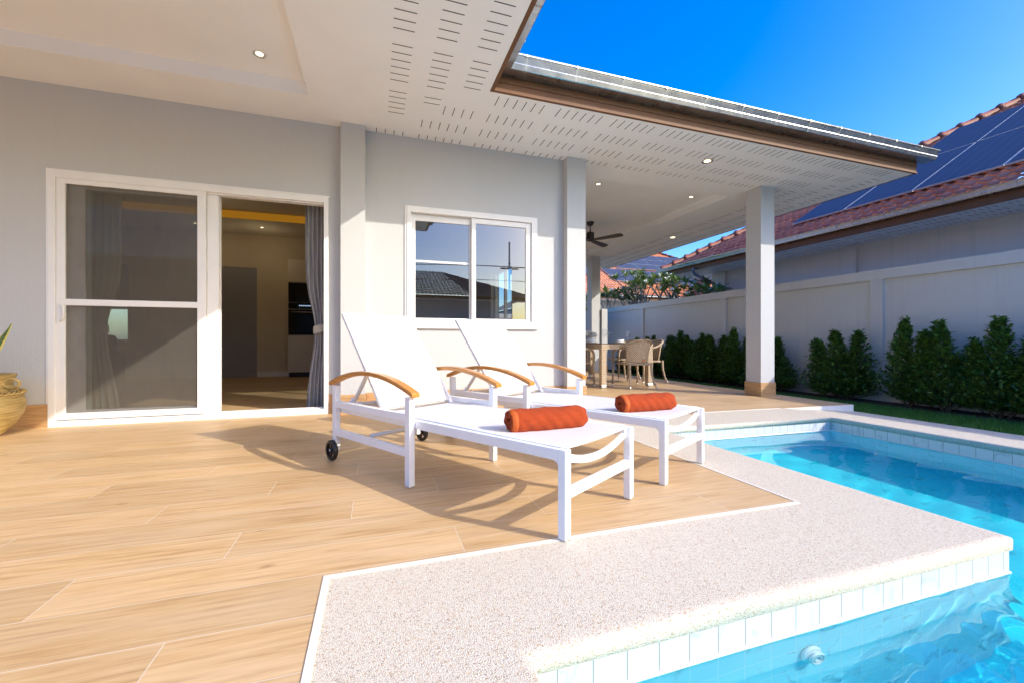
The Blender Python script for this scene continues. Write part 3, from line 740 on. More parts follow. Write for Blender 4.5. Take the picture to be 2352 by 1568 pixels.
b.add([(-7.5,YE,Z0),(XE,YE,Z0),(XE,YE,Z0+.3),(-7.5,YE,Z0+.3)], [(0,1,2,3)]); b.add([(-7.5,RY0,Z0),(-7.5,YE,Z0),(-7.5,YE,Z0+.3),(-7.5,RY0,Z0+.3)], [(0,1,2,3)]); b.add([(-7.5,RY0,Z0),(EXX,RY0,Z0),(EXX,RY0,Z0+.3),(-7.5,RY0,Z0+.3)], [(0,1,2,3)])
b.build('roof', 'terracotta_tile', villa)
# recessed downlights
def downlight(x, y, z, r, parent=villa):
    b = MB(); b.lathe([(r*.62, .016), (r*.66, -.001), (r*.98, -.006), (r, -.003), (r, .0)], 0, 0, 28); o = b.build('downlight', 'chrome', parent); o.location = (x, y, z)
    k = MB(); k.lathe([(.0005, -.002), (r*.4, -.003), (r*.64, .001)], 0, 0, 24); k.build('lens', 'lamp_glow', o)
for x, y, z, r in ((-.917, 3.99, Z0+TD, .050), (4.03, 4.254, Z0, .070), (3.27, 5.66, Z0+TD, .052), (5.04, 5.68, Z0+TD, .055), (6.27, 7.63, Z0, .085)): downlight(x, y, z, r)

# ---- sliding door (part) with its panels as sub-parts
def frame(b, x0, x1, z0, z1, y0, y1, wl, wr, wb, wt_, r=.003):
    b.bbox(x0, x0+wl, y0, y1, z0, z1, r); b.bbox(x1-wr, x1, y0, y1, z0, z1, r)
    b.bbox(x0+wl-.0005, x1-wr+.0005, y0+.0007, y1-.0007, z0+.0007, z0+wb, r); b.bbox(x0+wl-.0005, x1-wr+.0005, y0+.0007, y1-.0007, z1-wt_, z1-.0007, r)
b = MB(); y0, y1 = WY-.018, WY+.13
frame(b, DL, DR, -.010, DT, y0, y1, .052, .045, .062, .062)
b.bbox(DL-.016, DL-.001, WY-.010, WY-.001, -.01, DT+.016, .002); b.bbox(DL-.001, DR+.012, WY-.010, WY-.001, DT+.001, DT+.016, .002)
for k in range(3): b.box(DL+.06, DR-.05, WY+.01+.035*k, WY+.022+.035*k, DT-.075, DT-.061)
for k in range(2): b.box(DL+.06, DR-.05, WY+.03+.05*k, WY+.045+.05*k, .052, .062)
door = b.build('sliding_door', 'upvc', villa)
b = MB(); frame(b, -2.697, -1.567, .060, 2.232, WY-.006, WY+.028, .062, .069, .058, .056); b.bbox(-2.636, -1.635, WY-.003, WY+.024, 1.083, 1.140, .003)
scr = b.build('screen_panel', 'upvc', door)
b = MB(); b.box(-2.636, -1.635, WY+.008, WY+.011, .117, 2.178); b.build('fly_screen', 'fly_screen', door)
b = MB(); frame(b, -2.690, -1.500, .064, 2.222, WY+.050, WY+.085, .165, .07, .07, .065); b.build('fixed_panel', 'upvc', door)
b = MB(); b.box(-2.526, -1.569, WY+.064, WY+.070, .133, 2.158); b.build('glass', 'door_glass', door)
b = MB(); frame(b, -2.660, -1.470, .064, 2.222, WY+.092, WY+.125, .15, .10, .07, .065); b.build('sliding_panel', 'upvc', door)
b = MB(); b.bbox(-1.567, -1.468, WY+.030, WY+.048, .064, 2.222, .003); b.build('meeting_stile', 'upvc', door)
b = MB(); b.bbox(-2.686, -2.650, WY-.016, WY-.006, .93, 1.10, .004); b.tube([(-2.662, WY-.012, 1.09), (-2.640, WY-.034, 1.08), (-2.628, WY-.042, 1.05), (-2.628, WY-.042, .985), (-2.640, WY-.034, .95), (-2.662, WY-.012, .94)], .008, 8)
b.build('handle', 'upvc', door)
# ---- window
b = MB(); frame(b, WL+.008, WR-.008, WB+.045, WTP-.008, WY-.022, WY+.13, .045, .058, .045, .045)
b.bbox(WL-.016, WL+.007, WY-.012, WY-.001, WB+.01, WTP+.016, .002); b.bbox(WR-.007, WR+.012, WY-.012, WY-.001, WB+.01, WTP+.016, .002); b.bbox(WL+.008, WR-.008, WY-.012, WY-.001, WTP-.007, WTP+.016, .002)
b.bbox(WL-.02, WR+.02, WY-.030, WY-.001, WB, WB+.044, .003)
win = b.build('window', 'upvc', villa)
b = MB(); frame(b, WL+.055, 1.142, WB+.092, WTP-.055, WY+.045, WY+.08, .052, .072, .03, .075); b.bbox(WL+.108, 1.07, WY+.05, WY+.075, 1.665, 1.69, .002); b.build('sash', 'upvc', win)
b = MB(); frame(b, 1.090, WR-.068, WB+.092, WTP-.055, WY+.002, WY+.037, .052, .068, .03, .062); b.build('sash', 'upvc', win)
b = MB(); b.box(WL+.106, 1.072, WY+.060, WY+.066, WB+.12, WTP-.128); b.build('pane', 'window_glass', win)
b = MB(); b.box(1.141, WR-.135, WY+.018, WY+.024, WB+.12, WTP-.116); b.build('pane', 'window_glass', win)
# side and rear windows (seen through the rooms)
for nm, ax in (('x', 0), ('y', 1)):
    b = MB()
    if ax == 0:
        T = Matrix.Translation((2.36, 0, 0))@Matrix(((0,-1,0,0),(1,0,0,0),(0,0,1,0),(0,0,0,1)))
        def bb(u0, u1, z0, z1): b.box(2.42, 2.47, u0, u1, z0, z1)
        bb(7.1, 7.16, .75, 2.2); bb(8.44, 8.5, .75, 2.2); bb(7.16, 8.44, .75, .81); bb(7.16, 8.44, 2.14, 2.2); bb(7.77, 7.83, .81, 2.14)
    else:
        def bb(u0, u1, z0, z1): b.box(u0, u1, RW+.05, RW+.10, z0, z1)
        bb(-5.3, -5.25, .75, 2.2); bb(-4.70, -4.65, .75, 2.2); bb(-5.25, -4.70, .75, .80); bb(-5.25, -4.70, 2.15, 2.2); bb(-5.25, -4.70, 1.40, 1.45)
        bl = MB(); bl.bbox(-5.32, -4.63, RW-.07, RW-.04, 1.52, 2.28, .006); bl.build('roller_blind', 'sofa', villa)
    b.build('window', 'upvc', villa)
# ---- interior of the living room
b = MB(); b.add([(-7,4.95,-.004),(2.36,4.95,-.004),(2.36,RW,-.004),(-7,RW,-.004)], [(0,1,2,3)]); b.build('room_floor', 'plank_tile', villa)
b = MB()
IC = 3.05; T1 = (-6.2, -.4, 5.9, 9.0); T2 = (.1, 2.2, 5.6, 9.6)
def iq(x0, x1, y0, y1, z): b.add([(x0,y0,z),(x1,y0,z),(x1,y1,z),(x0,y1,z)], [(0,3,2,1)])
c = T1
iq(-7, c[0], 4.97, RW, IC); iq(c[1], 2.36, 4.97, RW, IC); iq(c[0], c[1], 4.97, c[2], IC); iq(c[0], c[1], c[3], RW, IC); iq(c[0], c[1], c[2], c[3], IC+.14)
b.build('room_ceiling', 'interior_ceiling', villa)
for q in ((c[0], c[1], c[3]-.012, c[3]-.004, IC+.002, IC+.138), (c[0], c[1], c[2]+.004, c[2]+.012, IC+.002, IC+.138)):
    b = MB(); b.box(*q); b.build('cove_light', 'cove_glow', villa)
b = MB(); iw = .006
b.add([(-7,RW-iw,0),(2.36,RW-iw,0),(2.36,RW-iw,IC),(-7,RW-iw,IC)], [(0,1,2,3)]) if False else None
def iwall(x0, x1, z0, z1): b.box(x0, x1, RW-.02, RW-.002, z0, z1)
iwall(-7, -5.3, 0, IC); iwall(-5.3, -4.65, 0, .75); iwall(-5.3, -4.65, 2.2, IC); iwall(-4.65, -3.16, 0, IC); iwall(-2.41, 2.36, 0, IC); iwall(-3.16, -2.41, 2.34, IC)
b.box(2.34, 2.358, 4.98, 7.1, 0, IC); b.box(2.34, 2.358, 8.5, RW-.02, 0, IC); b.box(2.34, 2.358, 7.1, 8.5, 0, .75); b.box(2.34, 2.358, 7.1, 8.5, 2.2, IC)
b.box(-6.998, -6.98, 4.98, RW-.02, 0, IC)
b.box(.10, .16, 6.6, RW-.02, 0, IC)            # partition
b.build('room_wall', 'interior_wall', villa)
b = MB(); b.box(-3.155, -2.415, RW-.012, RW-.003, .0, 2.335); b.build('inner_door', 'grey_door', villa)
b = MB(); b.bbox(-2.40, -1.76, RW-.036, RW-.021, 0, .11, .002); b.build('room_skirting', 'upvc', villa)
for x, y in ((-2.65, 8.0), (-3.3, 9.6), (-2.15, 9.55), (1.4, 6.2)):
    z = IC if y > 9 or x > 0 else IC+.14
    downlight(x, y, z, .045)
    ld = bpy.data.lights.new('downlight_lamp', 'POINT'); ld.energy = 6 if x > 0 else .9; ld.color = (1, .76, .45); ld.shadow_soft_size = .05; lo = bpy.data.objects.new('downlight_lamp', ld); COL.objects.link(lo); lo.location = (x, y, z-.45); lo.parent = villa

# ---- curtains, kitchen tower, sofa
def curtain(name, label, x0, x1, y, ztop, pinch, ptz, side, mats):
    root = thing(name, label, 'curtain', ((x0+x1)/2, y, 0)); b = MB(); n = 60; nz = 36; V = []; F = []
    for j in range(nz+1):
        z = .03+(ztop-.03)*j/nz
        k = math.exp(-((z-ptz)/.36)**2) if z > ptz else math.exp(-((z-ptz)/.55)**2)
        ww = (x1-x0)*(1-pinch*k)
        for i in range(n+1):
            u = i/n; x = (x1-ww*(1-u)) if side > 0 else (x0+ww*u)
            V.append((x-(x0+x1)/2, .022*sin(u*2*pi*5+.5*sin(z*2))*(1-.5*k)+.006*sin(z*9+u*20), z))
    for j in range(nz):
        for i in range(n): F.append((j*(n+1)+i, j*(n+1)+i+1, (j+1)*(n+1)+i+1, (j+1)*(n+1)+i))
    b.add(V, F, 0, True); fab = b.build('drape', mats[0], root)
    k = MB(); xc = ((x1-(x1-x0)*(1-pinch)/2) if side > 0 else (x0+(x1-x0)*(1-pinch)/2))-(x0+x1)/2; wd = (x1-x0)*(1-pinch)/2+.012
    k.lathe([(1, -.04), (1.04, -.01), (1.04, .02), (1, .045)], 0, 0, 20)
    k.v = [(xc+p[0]*wd, p[1]*.055, ptz+p[2]+.02*p[0]) for p in k.v]; k.build('tieback', mats[1], root)
    return root
curtain('curtain', 'grey curtain tied back at the right jamb of the open sliding door', -.72, -.50, 5.06, 2.26, .42, .90, 1, ('curtain', 'curtain_liner'))
curtain('curtain', 'pale lined curtain tied back behind the fly screen at the left door jamb', -2.66, -2.36, 5.10, 2.5, .40, .86, -1, ('curtain_liner', 'curtain_liner'))
kt = thing('kitchen_cabinet', 'tall cream kitchen cabinet with built-in black oven inside the open doorway', 'cabinet', (-1.42, 10.0, 0))
b = MB(); b.bbox(-.34, .34, -.02, .26, .10, .89, .003); b.bbox(-.34, .34, -.02, .26, 2.02, 2.52, .003); b.box(-.34, .34, 0, .26, .89, 2.02); b.build('carcass', 'kitchen_white', kt)
b = MB(); b.bbox(-.335, .335, -.045, -.021, .105, .885, .003); b.build('door', 'kitchen_white', kt)
b = MB(); b.bbox(-.335, .335, -.045, -.021, 2.03, 2.50, .003); b.build('door', 'kitchen_white', kt)
b = MB(); b.box(-.33, .33, .03, .25, 0, .10); b.build('plinth', 'tower_plinth', kt)
b = MB(); b.bbox(-.33, .33, -.040, -.001, .90, 1.44, .004); ov = b.build('oven', 'dark_glass', kt)
k = MB(); k.tube([(-.27, -.075, 1.385), (.27, -.075, 1.385)], .010, 8); k.beam((-.25, -.04, 1.385), (-.25, -.075, 1.385), .014, .014); k.beam((.25, -.04, 1.385), (.25, -.075, 1.385), .014, .014); k.build('handle', 'chrome', ov)
b = MB(); b.bbox(-.33, .33, -.040, -.001, 1.46, 1.585, .004); cp = b.build('control_panel', 'dark_glass', kt)
k = MB()
for i in range(6): k.box(-.12+.04*i, -.095+.04*i, -.043, -.041, 1.515, 1.535)
k.build('display', 'oven_display', cp)
b = MB(); b.bbox(-.33, .33, -.040, -.001, 1.60, 2.01, .004); b.build('microwave', 'dark_glass', kt)
sf = thing('armchair', 'dark brown armchair standing in the room behind the fly screen', 'armchair', (-4.0, 7.4, 0), .3)
b = MB(); b.bbox(-.42, .42, -.40, .40, .12, .42, .05); b.build('seat', 'sofa', sf)
b = MB(); b.bbox(-.42, .42, .25, .45, .30, .86, .06); b.build('backrest', 'sofa', sf)
for s_ in (-1, 1):
    b = MB(); b.bbox(s_*.42-.09, s_*.42+.09, -.40, .42, .12, .60, .05); b.build('arm', 'sofa', sf)
for sx in (-1, 1):
    for sy in (-1, 1): b = MB(); b.tube([(sx*.36, sy*.33, 0), (sx*.34, sy*.31, .13)], [.015, .022], 8); b.build('leg', 'dark_fan', sf)

# ---- ceiling fan on the terrace
fan = thing('ceiling_fan', 'dark brown ceiling fan hanging over the dining terrace', 'ceiling fan', (4.16, 7.52, Z0+TD))
b = MB(); b.lathe([(.001, 0), (.075, -.001), (.075, -.02), (.06, -.055), (.03, -.075), (.016, -.08)], 0, 0, 24); b.tube([(0,0,-.06), (0,0,-.22)], .012, 10); b.build('canopy', 'dark_fan', fan)
b = MB(); b.lathe([(.001, -.20), (.03, -.20), (.075, -.215), (.078, -.24), (.078, -.36), (.06, -.385), (.001, -.39)], 0, 0, 24); b.build('motor', 'dark_fan', fan)
for k in range(4):
    a = radians(32+90*k); b = MB(); R = Matrix.Rotation(a, 4, 'Z')@Matrix.Translation((0,0,-.37))@Matrix.Rotation(radians(-14), 4, 'X')
    pts = [(.06,-.022),(.14,-.048),(.56,-.068),(.67,-.063),(.70,-.038),(.70,.038),(.67,.063),(.56,.068),(.14,.048),(.06,.022)]
    b.prism(pts, (1,0,0), (0,1,0), (0,0,.007)); b.v = [tuple(R@Vector(p)) for p in b.v]; b.build('blade', 'dark_fan', fan)

# ================================================================== SUN LOUNGERS
def arc_pts(y0, y1, z0, z1, peak, n):
    out = []
    for i in range(n+1):
        t = i/n; y = y0+(y1-y0)*t; base = z0+(z1-z0)*t; out.append((y, base+peak*(1-(2*t-1)**2)))
    return out
def make_lounger(label):
    root = thing('sun_lounger', label, 'sun lounger', group='sun loungers by the pool')
    WD = .60; lw = .040; ZS = .348
    wm = 'white_powdercoat'
    # foot legs
    for x0 in (0., WD-lw):
        b = MB(); b.bbox(x0, x0+lw, 0, .036, .004, ZS, .004, 0); b.box(x0+.003, x0+lw-.003, .003, .033, 0, .004, 1)
        # rounded web under the rail
        b.prism([(.036, .300)]+[(.036+.02*(1-cos(a)), .300-.02*(1-sin(a))) for a in [pi/2*k/5 for k in range(6)]][::-1] if False else [(.035, .302), (.035, .280), (.041, .294), (.057, .302)], (0,1,0), (0,0,1), (lw-.006, 0, 0), (x0+.003, 0, 0))
        b.build('leg', [wm, 'foot_metal'], root)
    b = MB(); b.bbox(lw-.001, WD-lw+.001, .004, .032, .155, .193, .004); b.build('cross_rail', wm, root)
    # long side rails
    for x0 in (0., WD-lw):
        b = MB(); b.bbox(x0+.001, x0+lw-.001, .035, 1.775, .302, ZS-.001, .004); b.build('side_rail', wm, root)
    # bowed front bar under the sling
    b = MB(); pts = []
    for i in range(15):
        t = i/14; pts.append((lw+(WD-2*lw)*t, .034-.0*(1-(2*t-1)**2), .312-.048*(1-(2*t-1)**2)))
    for i in range(14): b.beam(pts[i], pts[i+1], .012, .030, (0,0,1))
    for x in (lw+.006, WD-lw-.006): b.bbox(x-.010, x+.010, .020, .050, .300, ZS+.006, .003)
    b.build('front_bar', wm, root)
    # seat sling: thin fabric with a gentle sag, wrapped over the side rails
    b = MB(); NXs, NYs = 20, 36; V = []; F = []
    for dz in (0., -.004):
        for j in range(NYs+1):
            v = j/NYs; y = .012+1.29*v
            for i in range(NXs+1):
                u = i/NXs; sag = .009*(1-(2*u-1)**2)*(1-(2*v-1)**4*.6); dip = -.003*math.exp(-(v/.025)**2)*(1-(2*u-1)**2)
                V.append((.030+(WD-.06)*u, y, ZS+.004-sag+dip+dz))
    n = NXs+1; m2 = n*(NYs+1)
    for j in range(NYs):
        for i in range(NXs): a = j*n+i; F += [(a, a+1, a+n+1, a+n), (m2+a+n, m2+a+n+1, m2+a+1, m2+a)]
    for j in range(NYs):
        for i in (0, NXs): a = j*n+i; F.append((a, a+n, m2+a+n, m2+a))
    for i in range(NXs):
        for j in (0, NYs): a = j*n+i; F.append((a, a+1, m2+a+1, m2+a))
    b.add(V, F, 0, True); b.build('seat_sling', 'sling_mesh', root)
    b = MB()
    for x in (.030, WD-.030): b.tube([(x, .03, ZS+.003), (x, 1.30, ZS+.003)], .0045, 6)
    b.build('piping', wm, root)
    # backrest
    PYv, PZv, L = 1.30, .352, .765; th = math.atan2(.939-.352, .485)
    cy_, sz_ = cos(th), sin(th)
    def bp(x, s_, o_=0.): return (x, PYv+cy_*s_+sz_*o_*-1*0-o_*sz_, PZv+sz_*s_+o_*cy_)
    XB0, XB1 = .048, WD-.048
    back = None
    b = MB(); V = []; F = []; NXs, NYs = 16, 24
    for o_ in (.016, .012):
        for j in range(NYs+1):
            v = j/NYs
            for i in range(NXs+1):
                u = i/NXs; sag = .010*(1-(2*u-1)**2)*(1-(2*v-1)**4)
                V.append(bp(XB0+.004+(XB1-XB0-.008)*u, .01+(L-.014)*v, o_-sag))
    n = NXs+1; m2 = n*(NYs+1)
    for j in range(NYs):
        for i in range(NXs): a = j*n+i; F += [(a, a+1, a+n+1, a+n), (m2+a+n, m2+a+n+1, m2+a+1, m2+a)]
    for j in range(NYs):
        for i in (0, NXs): a = j*n+i; F.append((a, a+n, m2+a+n, m2+a))
    for i in range(NXs):
        for j in (0, NYs): a = j*n+i; F.append((a, a+1, m2+a+1, m2+a))
    b.add(V, F, 0, True); back = b.build('backrest_sling', 'sling_mesh', root)
    k = MB()
    for x in (XB0, XB1): k.beam(bp(x, -.03), bp(x, L), .022, .030, (1, 0, 0))
    k.beam(bp(XB0, L-.012), bp(XB1, L-.012), .022, .026, (0, -sz_, cy_)); k.beam(bp(XB0, .02, -.012), bp(XB1, .02, -.012), .020, .020, (0, -sz_, cy_))
    k.beam(bp(XB0, L*.87, -.004), bp(XB1, L*.87, -.004), .020, .016, (0, -sz_, cy_))
    k.build('backrest_frame', wm, root)
    # prop struts with notched brackets, cross tube
    k = MB()
    for x in (XB0+.025, XB1-.025):
        k.beam(bp(x, .31, -.02), (x, 1.715, .345), .014, .022, (1, 0, 0))
    k.tube([(XB0+.02, 1.715, .345), (XB1-.02, 1.715, .345)], .011, 8)
    k.build('prop_strut', wm, root)
    for x in (.040, WD-.052):
        k = MB(); k.prism([(1.56, .349), (1.57, .385), (1.585, .352), (1.60, .352), (1.612, .385), (1.628, .352), (1.645, .352), (1.655, .392), (1.675, .40), (1.68, .38), (1.72, .37), (1.73, .349)], (0,1,0), (0,0,1), (.012, 0, 0), (x, 0, 0)); k.build('notch_bracket', wm, root)
    k = MB(); k.bbox(.039, WD-.039, 1.735, 1.775, .304, .346, .003); k.tube([(.03, 1.42, .19), (WD-.03, 1.42, .19)], .013, 10)
    k.build('rear_bar', wm, root)
    # arm frames
    for sd_ in (-1, 1):
        xo = -.036 if sd_ < 0 else WD+.001; x1 = xo+.035
        def armleg(y0, zb, zt):
            b = MB(); b.bbox(xo, x1, y0, y0+.042, zb, zt, .003)
            if zb > 0 and zb < .01: b.box(xo+.003, x1-.003, y0+.003, y0+.039, 0, zb, 1)
            return b.build('leg', [wm, 'foot_metal'], root)
        armleg(.938, .004, .470); armleg(1.735, .055, .478)
        b = MB(); b.bbox(xo+.001, x1-.001, .979, 1.736, .157, .198, .003); b.bbox(xo+.001, x1-.001, .979, 1.736, .338, .380, .003); b.build('arm_rail', wm, root)
        b = MB(); N = 22; top = arc_pts(.905, 1.81, .478, .484, .088, N); V = []; F = []
        xa, xb = xo-.008, x1+.010
        for (y, z) in top:
            dzdy = 0
            for x, h in ((xa, 0), (xb, 0), (xb, .026), (xa, .026)): V.append((x, y, z+h-.009))
        for i in range(N):
            for q in range(4): F.append((i*4+q, i*4+(q+1) % 4, (i+1)*4+(q+1) % 4, (i+1)*4+q))
        F += [(0, 1, 2, 3), (N*4+3, N*4+2, N*4+1, N*4)]
        b.add(V, F); o = b.build('armrest', 'teak', root)
        mod = o.modifiers.new('bev', 'BEVEL'); mod.width = .006; mod.segments = 3; mod.limit_method = 'ANGLE'; mod.angle_limit = radians(40)
        # castor wheel outboard of the rear leg
        xw = xo-.030 if sd_ < 0 else x1+.006
        c = (0, 1.745, .066); R = .066
        T = Matrix.Translation((xw+.012, c[1], c[2]))@Matrix.Rotation(pi/2, 4, 'Y')
        b = MB(); b.lathe([(R*.70, -.012), (R*.93, -.0125), (R, -.007), (R, .007), (R*.93, .0125), (R*.70, .012), (R*.68, 0), (R*.70, -.012)], 0, 0, 32); b.v = [tuple(T@Vector(p)) for p in b.v]
        wh = b.build('wheel', 'black_rubber', root)
        b = MB(); b.lathe([(.001, -.013), (R*.24, -.013), (R*.24, .013), (.001, .013)], 0, 0, 16)
        for q in range(5):
            a = 2*pi*q/5+.3; b.beam((cos(a)*R*.2, sin(a)*R*.2, 0), (cos(a)*R*.72, sin(a)*R*.72, 0), .012, .010, (0, 0, 1))
        b.v = [tuple(T@Vector(p)) for p in b.v]; b.build('hub', 'black_rubber', wh)
        b = MB(); b.lathe([(.001, -.0165), (.007, -.0155), (.007, .022), (.001, .022)], 0, 0, 12); b.v = [tuple(T@Vector(p)) for p in b.v]; b.build('axle', 'chrome', wh)
    return root
def place_lounger(root, foot, ang):
    # foot = ground position of the near-left corner of the foot end
    root.location = (foot[0], foot[1], zg(foot[0]+.2)); root.rotation_euler = (0, 0, radians(ang))
L1 = make_lounger('white sun lounger nearest the camera, its foot standing at the edge of the pebble paving')
L2 = copy_tree(L1); L2['label'] = 'white sun lounger standing farther back, between the other lounger and the pool'
place_lounger(L1, (.686, 1.430), 31.0); place_lounger(L2, (1.463, 1.838), 28.6)

# rolled towels
def make_towel(label, pos, ang, seed, L=.395):
    root = thing('rolled_towel', label, 'towel', pos, ang, 'rolled orange towels'); rg = random.Random(seed)
    turns = 3.3; r0, r1 = .011, .060; N = 150; th_ = .0105; NL = 46; NS = N+1
    def ctr(i): 
        t = i/N; a = -pi*.55-turns*2*pi*(1-t); r = r0+(r1-r0)*t; r *= 1+.05*sin(3*a+seed)*(1-t)
        return a, r
    prof = []
    for sgn in (1, -1):
        rowp = []
        for i in range(NS):
            a, r = ctr(i); rr = r+sgn*th_/2*min(1, .35+1.3*min(i, N-i)/8.)
            rowp.append((a, rr))
        prof.append(rowp)
    ring = prof[0]+prof[1][::-1]; n = len(ring)
    b = MB(); V = []; F = []
    for k in range(NL+1):
        s_ = k/NL; x = (s_-.5)*L
        end = min(s_, 1-s_)*L
        shrink = 1-.16*math.exp(-(end/.018)**1.5)
        for q, (a, rr) in enumerate(ring):
            outer = max(0, (rr-.03)/.03)
            wob = .0016*sin(17*s_+3*a+seed)+.0012*sin(41*s_-5*a+2*seed)
            crease = -.0042*outer*sum(math.exp(-((s_-c)/.012)**2)*max(0, sin(a+2.4)) for c in (.47, .63, .72, .83))
            r2 = rr*(shrink if outer > 0 else 1-.08*(1-shrink))+wob+crease
            y = r2*cos(a)*1.04; z = r2*sin(a)*.93
            z = max(z, -.050+.0007*sin(30*s_))
            sh = (.006*sin(5*a) if k in (0, NL) else 0)
            V.append((x+sh*(1 if k == 0 else -1)*.5, y, z+.052))
    for k in range(NL):
        for q in range(n): q2 = (q+1) % n; F.append((k*n+q, k*n+q2, (k+1)*n+q2, (k+1)*n+q))
    half = NS
    for k, rev in ((0, True), (NL, False)):
        for i in range(NS-1):
            a0 = k*n+i; a1 = k*n+i+1; b1 = k*n+n-2-i; b0 = k*n+n-1-i
            F.append((a0, a1, b1, b0) if rev else (b0, b1, a1, a0))
    b.add(V, F, 0, True); b.build('roll', 'terry_orange', root)
    # woven hem band near the left end
    h = MB(); pr = []; R_ = r1+th_/2
    for k in range(7):
        x = -L/2+.026*k/6+.004; bulge = .0016+.0012*sin(pi*k/6)
        end = x+L/2; shrink = 1-.16*math.exp(-(end/.018)**1.5)
        pr.append((x, shrink, bulge))
    n = 60; V = []; F = []
    for x, sh, bu in pr:
        for q in range(n+1):
            a = -pi*.52+2*pi*.97*q/n-2*pi*.97; t = 1-(1-q/n)*.97/turns; rr = (r0+(r1-r0)*t+th_/2)*sh+bu
            y = rr*cos(a)*1.04; z = max(rr*sin(a)*.93, -.0515); V.append((x, y, z+.052))
    m_ = n+1
    for k in range(len(pr)-1):
        for q in range(n): F.append((k*m_+q, k*m_+q+1, (k+1)*m_+q+1, (k+1)*m_+q))
    h.add(V, F, 0, True); h.build('hem', 'hem_orange', root)
    return root
make_towel('rolled orange terry towel on the sun lounger nearest the camera', (.785, 1.850, .340), radians(3), 1)
make_towel('rolled orange terry towel on the sun lounger standing closer to the pool', (1.585, 2.175, .336), radians(3), 5, .385)

# ================================================================== POT WITH SNAKE PLANT
pot = thing('clay_pot', 'ochre glazed clay pot with rope band and small ring handles by the left wall', 'plant pot', (-3.0, 4.42, 0))
b = MB(); b.lathe([(.001, .0), (.145, .0), (.165, .02), (.235, .10), (.280, .19), (.290, .255), (.275, .33), (.235, .375), (.222, .40), (.218, .45), (.232, .475), (.240, .49), (.238, .50), (.215, .497), (.205, .47), (.200, .40), (.001, .40)], 0, 0, 48)
b.build('pot_body', 'clay_pot', pot)
b = MB(); pts = []
for k in range(97): a = 2*pi*k/96; pts.append((.275*cos(a), .275*sin(a), .345))
for ph in (0, pi):
    q = [(( .272+.011*cos(a*22+ph))*cos(a), (.272+.011*cos(a*22+ph))*sin(a), .352+.011*sin(a*22+ph)) for a in [2*pi*k/240 for k in range(241)]]
    b.tube(q, .0085, 6, cap=False)
b.build('rope_band', 'clay_pot', pot)
for a0 in (-.15, pi*.72, pi*1.3):
    b = MB(); q = [(.215+.055-.055*cos(t), 0, .43+.035*sin(t)) for t in [2*pi*k/24 for k in range(25)]]
    b.tube(q, .011, 8, cap=False); b.v = [tuple(Matrix.Rotation(a0, 4, 'Z')@Vector(p)) for p in b.v]; b.build('handle', 'clay_pot', pot)
b = MB(); b.lathe([(.001, .405), (.199, .405)], 0, 0, 24); b.build('soil', 'soil', pot)
sp = thing('snake_plant', 'snake plant with yellow-edged dark green leaves growing in the clay pot', 'plant', (-3.0, 4.42, .40)); rg = random.Random(11)
for i in range(9):
    a = 0.06 if i == 0 else rg.uniform(0, 2*pi); lean = .19 if i == 0 else rg.uniform(.02, .14); H = .50 if i == 0 else rg.uniform(.35, .62); wdt = rg.uniform(.028, .036)
    bx, by = .05*cos(a), .05*sin(a); b = MB(); V = []; U = []; F = []
    for k in range(13):
        t = k/12; ww = wdt*(.55+.9*t-1.42*t**3 if t < 1 else .02); ww = max(ww, .001)
        c = Vector((bx+cos(a)*lean*t**1.3*1.0, by+sin(a)*lean*t**1.3, H*t)); sd_ = Vector((.83, .56, 0)) if i == 0 else Vector((-sin(a+.5), cos(a+.5), 0))
        for s_ in (-1, 0, 1): V.append(tuple(c+sd_*s_*ww-Vector((cos(a), sin(a), 0))*(0 if s_ else .010)))
    for k in range(12):
        for s_ in (0, 1):
            F.append((k*3+s_, k*3+s_+1, k*3+s_+4, k*3+s_+3)); u0, u1 = s_*.5, s_*.5+.5; U.append([(u0, k/12), (u1, k/12), (u1, (k+1)/12), (u0, (k+1)/12)])
    b.add(V, F, 0, True, U); b.build('leaf', 'snake_leaf', sp)

# ================================================================== DINING TERRACE
TZ = -.030
table = thing('dining_table', 'woven rattan dining table with black glass top on the covered terrace', 'table', (4.14, 7.25, TZ))
TX, TY = .51, 1.08
b = MB(); b.bbox(-TX, TX, -TY, TY, .747, .754, .002); b.build('table_top', 'table_glass', table)
b = MB()
b.box(-TX, TX, -TY, -TY+.05, .655, .745); b.box(-TX, TX, TY-.05, TY, .655, .745); b.box(-TX, -TX+.05, -TY+.05, TY-.05, .655, .745); b.box(TX-.05, TX, -TY+.05, TY-.05, .655, .745); b.build('apron', 'wicker', table)
for sx in (-1, 1):
    for sy in (-1, 1):
        x, y = sx*(TX-.047), sy*(TY-.047)
        b = MB(); b.box(x-.045, x+.045, y-.045, y+.045, .055, .654); o = b.build('leg', 'wicker', table)
        k = MB(); k.bbox(x-.046, x+.046, y-.046, y+.046, .012, .056, .003); k.lathe([(.001, 0), (.02, 0), (.02, .012)], x, y, 10); k.build('foot', 'foot_metal', o)
